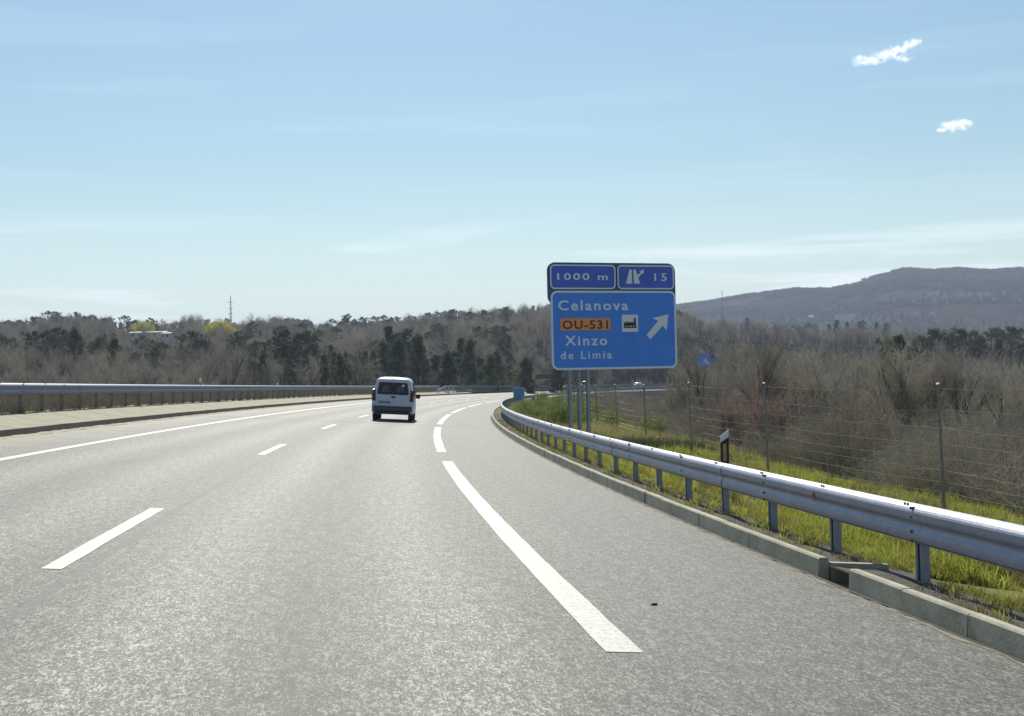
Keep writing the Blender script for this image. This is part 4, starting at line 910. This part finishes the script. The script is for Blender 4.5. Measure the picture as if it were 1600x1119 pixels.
# bare trees that stand out on the right
for i in range(70):
    px = 1065 + 560 * ((i * 0.618) % 1); Y = random.choice([55, 62, 70, 80, 92, 105, 120, 140]); py = random.uniform(505, 560) if px > 1150 else random.uniform(520, 570)
    if px > 1500: py = random.uniform(530, 575)
    x, y = at_px(px, Y); k_ = i % 5; s1, d1 = to_sd(x, y)
    if abs(d1[0]) < 13: continue
    tree('bare_tree', TREES[k_], x, y, min(1.25, sc_to(px, py, Y, TREES[k_])), ('leafless brown tree between the big sign and the second fence post' if px < 1200 else 'leafless brown tree behind the middle bay of the wire fence' if px < 1460 else 'leafless brown tree behind the fence at the right edge') + (', close by' if Y < 75 else ', deep in the wood' if Y > 100 else ''), 'tree', 'leafless trees behind the wire fence')
for i in range(90):
    px = -80 + 960 * ((i * 0.618) % 1); Y = random.uniform(120, 230); py = random.uniform(545, 585)
    x, y = at_px(px, Y); k_ = i % 5; s1, d1 = to_sd(x, y)
    if d1[0] > -28: continue
    tree('bare_tree', TREES[k_], x, y, min(1.2, sc_to(px, py, Y, TREES[k_])), 'leafless grey brown tree beyond the median, ' + ('at the far left' if px < 200 else 'under the thin mast' if px < 420 else 'left of the van' if px < 580 else 'right of the van'), 'tree', 'leafless trees beyond the left carriageway')
for px, py, Y, lb in ((1212, 568, 46, 'reddish budding shrub behind the fence, left of the second fence post top'), (1345, 586, 42, 'reddish shrub behind the fence between the two nearest posts'), (1160, 586, 50, 'low pale reddish shrub right of the small blue sign')):
    x, y = at_px(px, Y); tree('red_shrub', REDS[0], x, y, sc_to(px, py, Y, REDS[0]), lb, 'shrub')
for px, Y, k in ((225, 560, 1.), (345, 540, 1.25), (335, 545, .9), (362, 548, .8)):
    x, y = at_px(px, Y); z_ = ray(px, 520 if px < 300 else 524, Y).z; tree('mimosa_tree', MIM[0], x, y, k * 1.3, 'yellow flowering mimosa by the pale building on the hill' if px < 300 else 'bright yellow mimosa crown below the thin mast', 'tree', None if px < 300 else 'yellow mimosas below the mast', z=z_ - 1)
# green broom bushes by the bend
for i in range(64):
    s1 = 54 + 125 * random.random() ** 1.3; d1 = random.uniform(5.4, 11.5)
    if 48 < s1 < 53 and d1 < 8: continue
    p = V(s1, d1, vz(s1, d1)); tree('broom_bush', BROOM[i % 2], p.x, p.y, random.uniform(.45, 1.0), 'green broom bush on the embankment, ' + ('beside the sign legs' if s1 < 75 else 'behind the sign legs' if s1 < 110 else 'far down at the bend'), 'bush', 'broom bushes under the big sign', z=p.z)
for i in range(60):
    s1 = random.uniform(60, 205); d1 = random.uniform(7, 15)
    p = V(s1, d1, vz(s1, d1)); tree('bramble_bush', BRAM[i % 4], p.x, p.y, random.uniform(.4, .8), 'brown bramble bush on the embankment, ' + ('just past the sign legs' if s1 < 100 else 'halfway round the bend' if s1 < 150 else 'near the start of the viaduct'), 'bush', 'bramble bushes at the bend', z=p.z)

# ------------------------------------------------------------------ masts and buildings far off
def mast(px, pt, pb, Y, label):
    c = ray(px, pt, Y); g = tz(c.x, c.y); H = c.z - g; r = tag(empty('lattice_mast', (c.x, c.y, g)), label, 'mast'); b = MB(); w = .95
    for q in range(4):
        a = q * math.pi / 2 + .78; b.tube((w * math.cos(a), w * math.sin(a), -1), (.12 * math.cos(a), .12 * math.sin(a), H), .11, .06, n=4)
    n = 12
    for i in range(n):
        z0, z1 = H * i / n, H * (i + 1) / n; w0, w1 = w * (1 - i / n) + .12, w * (1 - (i + 1) / n) + .12
        for q in range(4):
            a, a2 = q * math.pi / 2 + .78, (q + 1) * math.pi / 2 + .78; b.tube((w0 * math.cos(a), w0 * math.sin(a), z0), (w1 * math.cos(a2), w1 * math.sin(a2), z1), .05, n=3)
    b.out('tower', simple('mast_grey', (.2, .21, .23), .7), r)
    for zz in (.62, .74, .86): MB().box((0, 0, H * zz), (1.4, .09, .09)).out('crossarm', bpy.data.materials['mast_grey'], r)
    return r
mast(360, 462, 500, 690, 'thin lattice mast on the skyline left of the van')
mast(1128, 453, 472, 900, 'faint thin mast on the ridge right of the big sign')
M_bw = simple('far_wall_white', (.6, .58, .54), .8); M_br = simple('far_roof_grey', (.40, .42, .44), .7)
def shed(px, py, w, h, Y, label, roof=M_br, wall=M_bw, name='warehouse', wins=5):
    for Yt in np.arange(Y - 180, Y + 1500, 12.):
        c = ray(px, py, float(Yt)); Y = float(Yt)
        if tz(c.x, c.y) > c.z - 5.5: break
    k = Y / 2140.6; W_, H_ = w * k / 2, h * k; g = min(tz(c.x, c.y), c.z - H_) - .5; r = tag(empty(name, (c.x, c.y, g)), label, 'building'); z = c.z - g
    MB().box((0, 4, z / 2 - .5), (W_, 4, z / 2 + .5)).out('wall', wall, r)
    MB().add([(-W_ - .3, -.4, z), (W_ + .3, -.4, z), (W_ + .3, 8.4, z), (-W_ - .3, 8.4, z), (-W_ - .3, 4, z + H_ * .9), (W_ + .3, 4, z + H_ * .9)], [(0,1,5,4),(2,3,4,5),(1,2,5),(3,0,4),(3,2,1,0)]).out('roof', roof, r)
    for i in range(wins):
        x = -W_ + 2 * W_ * (i + .5) / wins; MB().box((x, -.03, z - .9), (W_ / wins * .45, .04, .45)).out('window', M_glass, r)
    return r
shed(230, 519.5, 58, 2.5, 520, 'long low white building on the left hillside')
shed(258, 521, 14, 2.5, 505, 'short pale shed beside the long white hillside building', wins=2)
shed(1322, 495, 30, 5, 1250, 'pale blue roofed warehouse at the foot of the mountain', roof=simple('blue_roof', (.30, .38, .46), .5))
shed(1268, 495, 8, 3, 1200, 'small white house left of the blue roofed warehouse', name='house', wins=2)
shed(1411, 459, 8, 2.5, 2500, 'tiny white house high on the mountain slope', name='house', wins=2)

# ------------------------------------------------------------------ clouds: small real volumes far behind the hills
def cloud(name, blobs, Y, label, dens):
    k = Y / 2140.6; cs = [ray(px, py, Y) for px, py, _, _ in blobs]; rs = [(1.45 * rx * k, rx * k * .9, 1.4 * rz_ * k) for _, _, rx, rz_ in blobs]
    lo = [min(c[i] - 1.5 * q_[i] for c, q_ in zip(cs, rs)) for i in range(3)]; hi = [max(c[i] + 1.5 * q_[i] for c, q_ in zip(cs, rs)) for i in range(3)]; mid = Vector([(x + y) / 2 for x, y in zip(lo, hi)])
    o = MB().box((0, 0, 0), [(y - x) / 2 for x, y in zip(lo, hi)]).out(name, []); o.location = mid
    q = NT(name); q.t.nodes.remove(q.b); v = q.n('ShaderNodeVolumePrincipled'); tcn = q.n('ShaderNodeTexCoord'); P = tcn.outputs['Object']
    wz = q.n('ShaderNodeTexNoise'); wz.inputs['Scale'].default_value = .02; wz.inputs['Detail'].default_value = 3; q.l(P, wz.inputs['Vector'])
    ws = q.n('ShaderNodeVectorMath', operation='MULTIPLY_ADD'); q.l(wz.outputs['Color'], ws.inputs[0]); ws.inputs[1].default_value = (60, 40, 30); q.l(P, ws.inputs[2])
    f = None
    for c, r_ in zip(cs, rs):
        off = q.n('ShaderNodeVectorMath', operation='SUBTRACT'); q.l(ws.outputs[0], off.inputs[0]); off.inputs[1].default_value = tuple(c - mid + Vector((30, 20, 15)))
        dv = q.n('ShaderNodeVectorMath', operation='DIVIDE'); q.l(off.outputs[0], dv.inputs[0]); dv.inputs[1].default_value = r_
        ln = q.n('ShaderNodeVectorMath', operation='LENGTH'); q.l(dv.outputs[0], ln.inputs[0]); g = q.math('SUBTRACT', 1.0, ln.outputs['Value']); f = g if f is None else q.math('MAXIMUM', f, g)
    nn = q.noise(P, .042, 8, .72, .5); fd = q.math('ADD', f, q.math('MULTIPLY', q.math('SUBTRACT', nn, .545), 5.2))
    dd = q.math('MULTIPLY', q.math('MULTIPLY', q.math('MAXIMUM', fd, 0.), q.math('MAXIMUM', q.math('ADD', f, .35), 0.)), dens)
    q.l(dd, v.inputs['Density']); v.inputs['Color'].default_value = (1, 1, 1, 1); v.inputs['Anisotropy'].default_value = .5; q.l(v.outputs[0], q.o.inputs['Volume']); o.data.materials.append(q.m)
    q.m.cycles.volume_step_rate = 1.0
    return tag(o, label, 'cloud')
cloud('cloud', [(1350,95,16,7),(1368,92,14,8),(1388,85,16,7),(1403,78,15,8),(1412,91,11,6),(1418,72,13,7),(1432,66,11,5)], 5600, 'ragged slanting white cloud high at the upper right', .055)
cloud('cloud', [(1476,201,11,4),(1488,196,14,7),(1500,194,14,8),(1513,194,9,6)], 5600, 'small compact white cloud below the ragged one', .09)

# ------------------------------------------------------------------ haze
hz = MB().box((0, 0, 0), (5200, 5200, 175)).out('haze', [], None); hz.location = (0, 0, 175 - 22 + 122); hz.location.z = 0
zmin = float(GV[:, 2].min()) - 1.5; ztop = float(GV[:, 2].max()) + 25
hz.data.clear_geometry(); hz.data.from_pydata([(a * 5200, b * 5200, c) for a in (-1, 1) for b in (-1, 1) for c in (zmin, ztop)], [], [(0,1,3,2),(4,6,7,5),(0,4,5,1),(2,3,7,6),(0,2,6,4),(1,5,7,3)])
q = NT('haze_air'); q.t.nodes.remove(q.b); v = q.n('ShaderNodeVolumePrincipled'); v.inputs['Density'].default_value = 1.9e-4; v.inputs['Color'].default_value = (.58, .66, .86, 1); v.inputs['Anisotropy'].default_value = .2
q.l(v.outputs[0], q.o.inputs['Volume']); hz.data.materials.clear(); hz.data.materials.append(q.m); hz['kind'] = 'stuff'
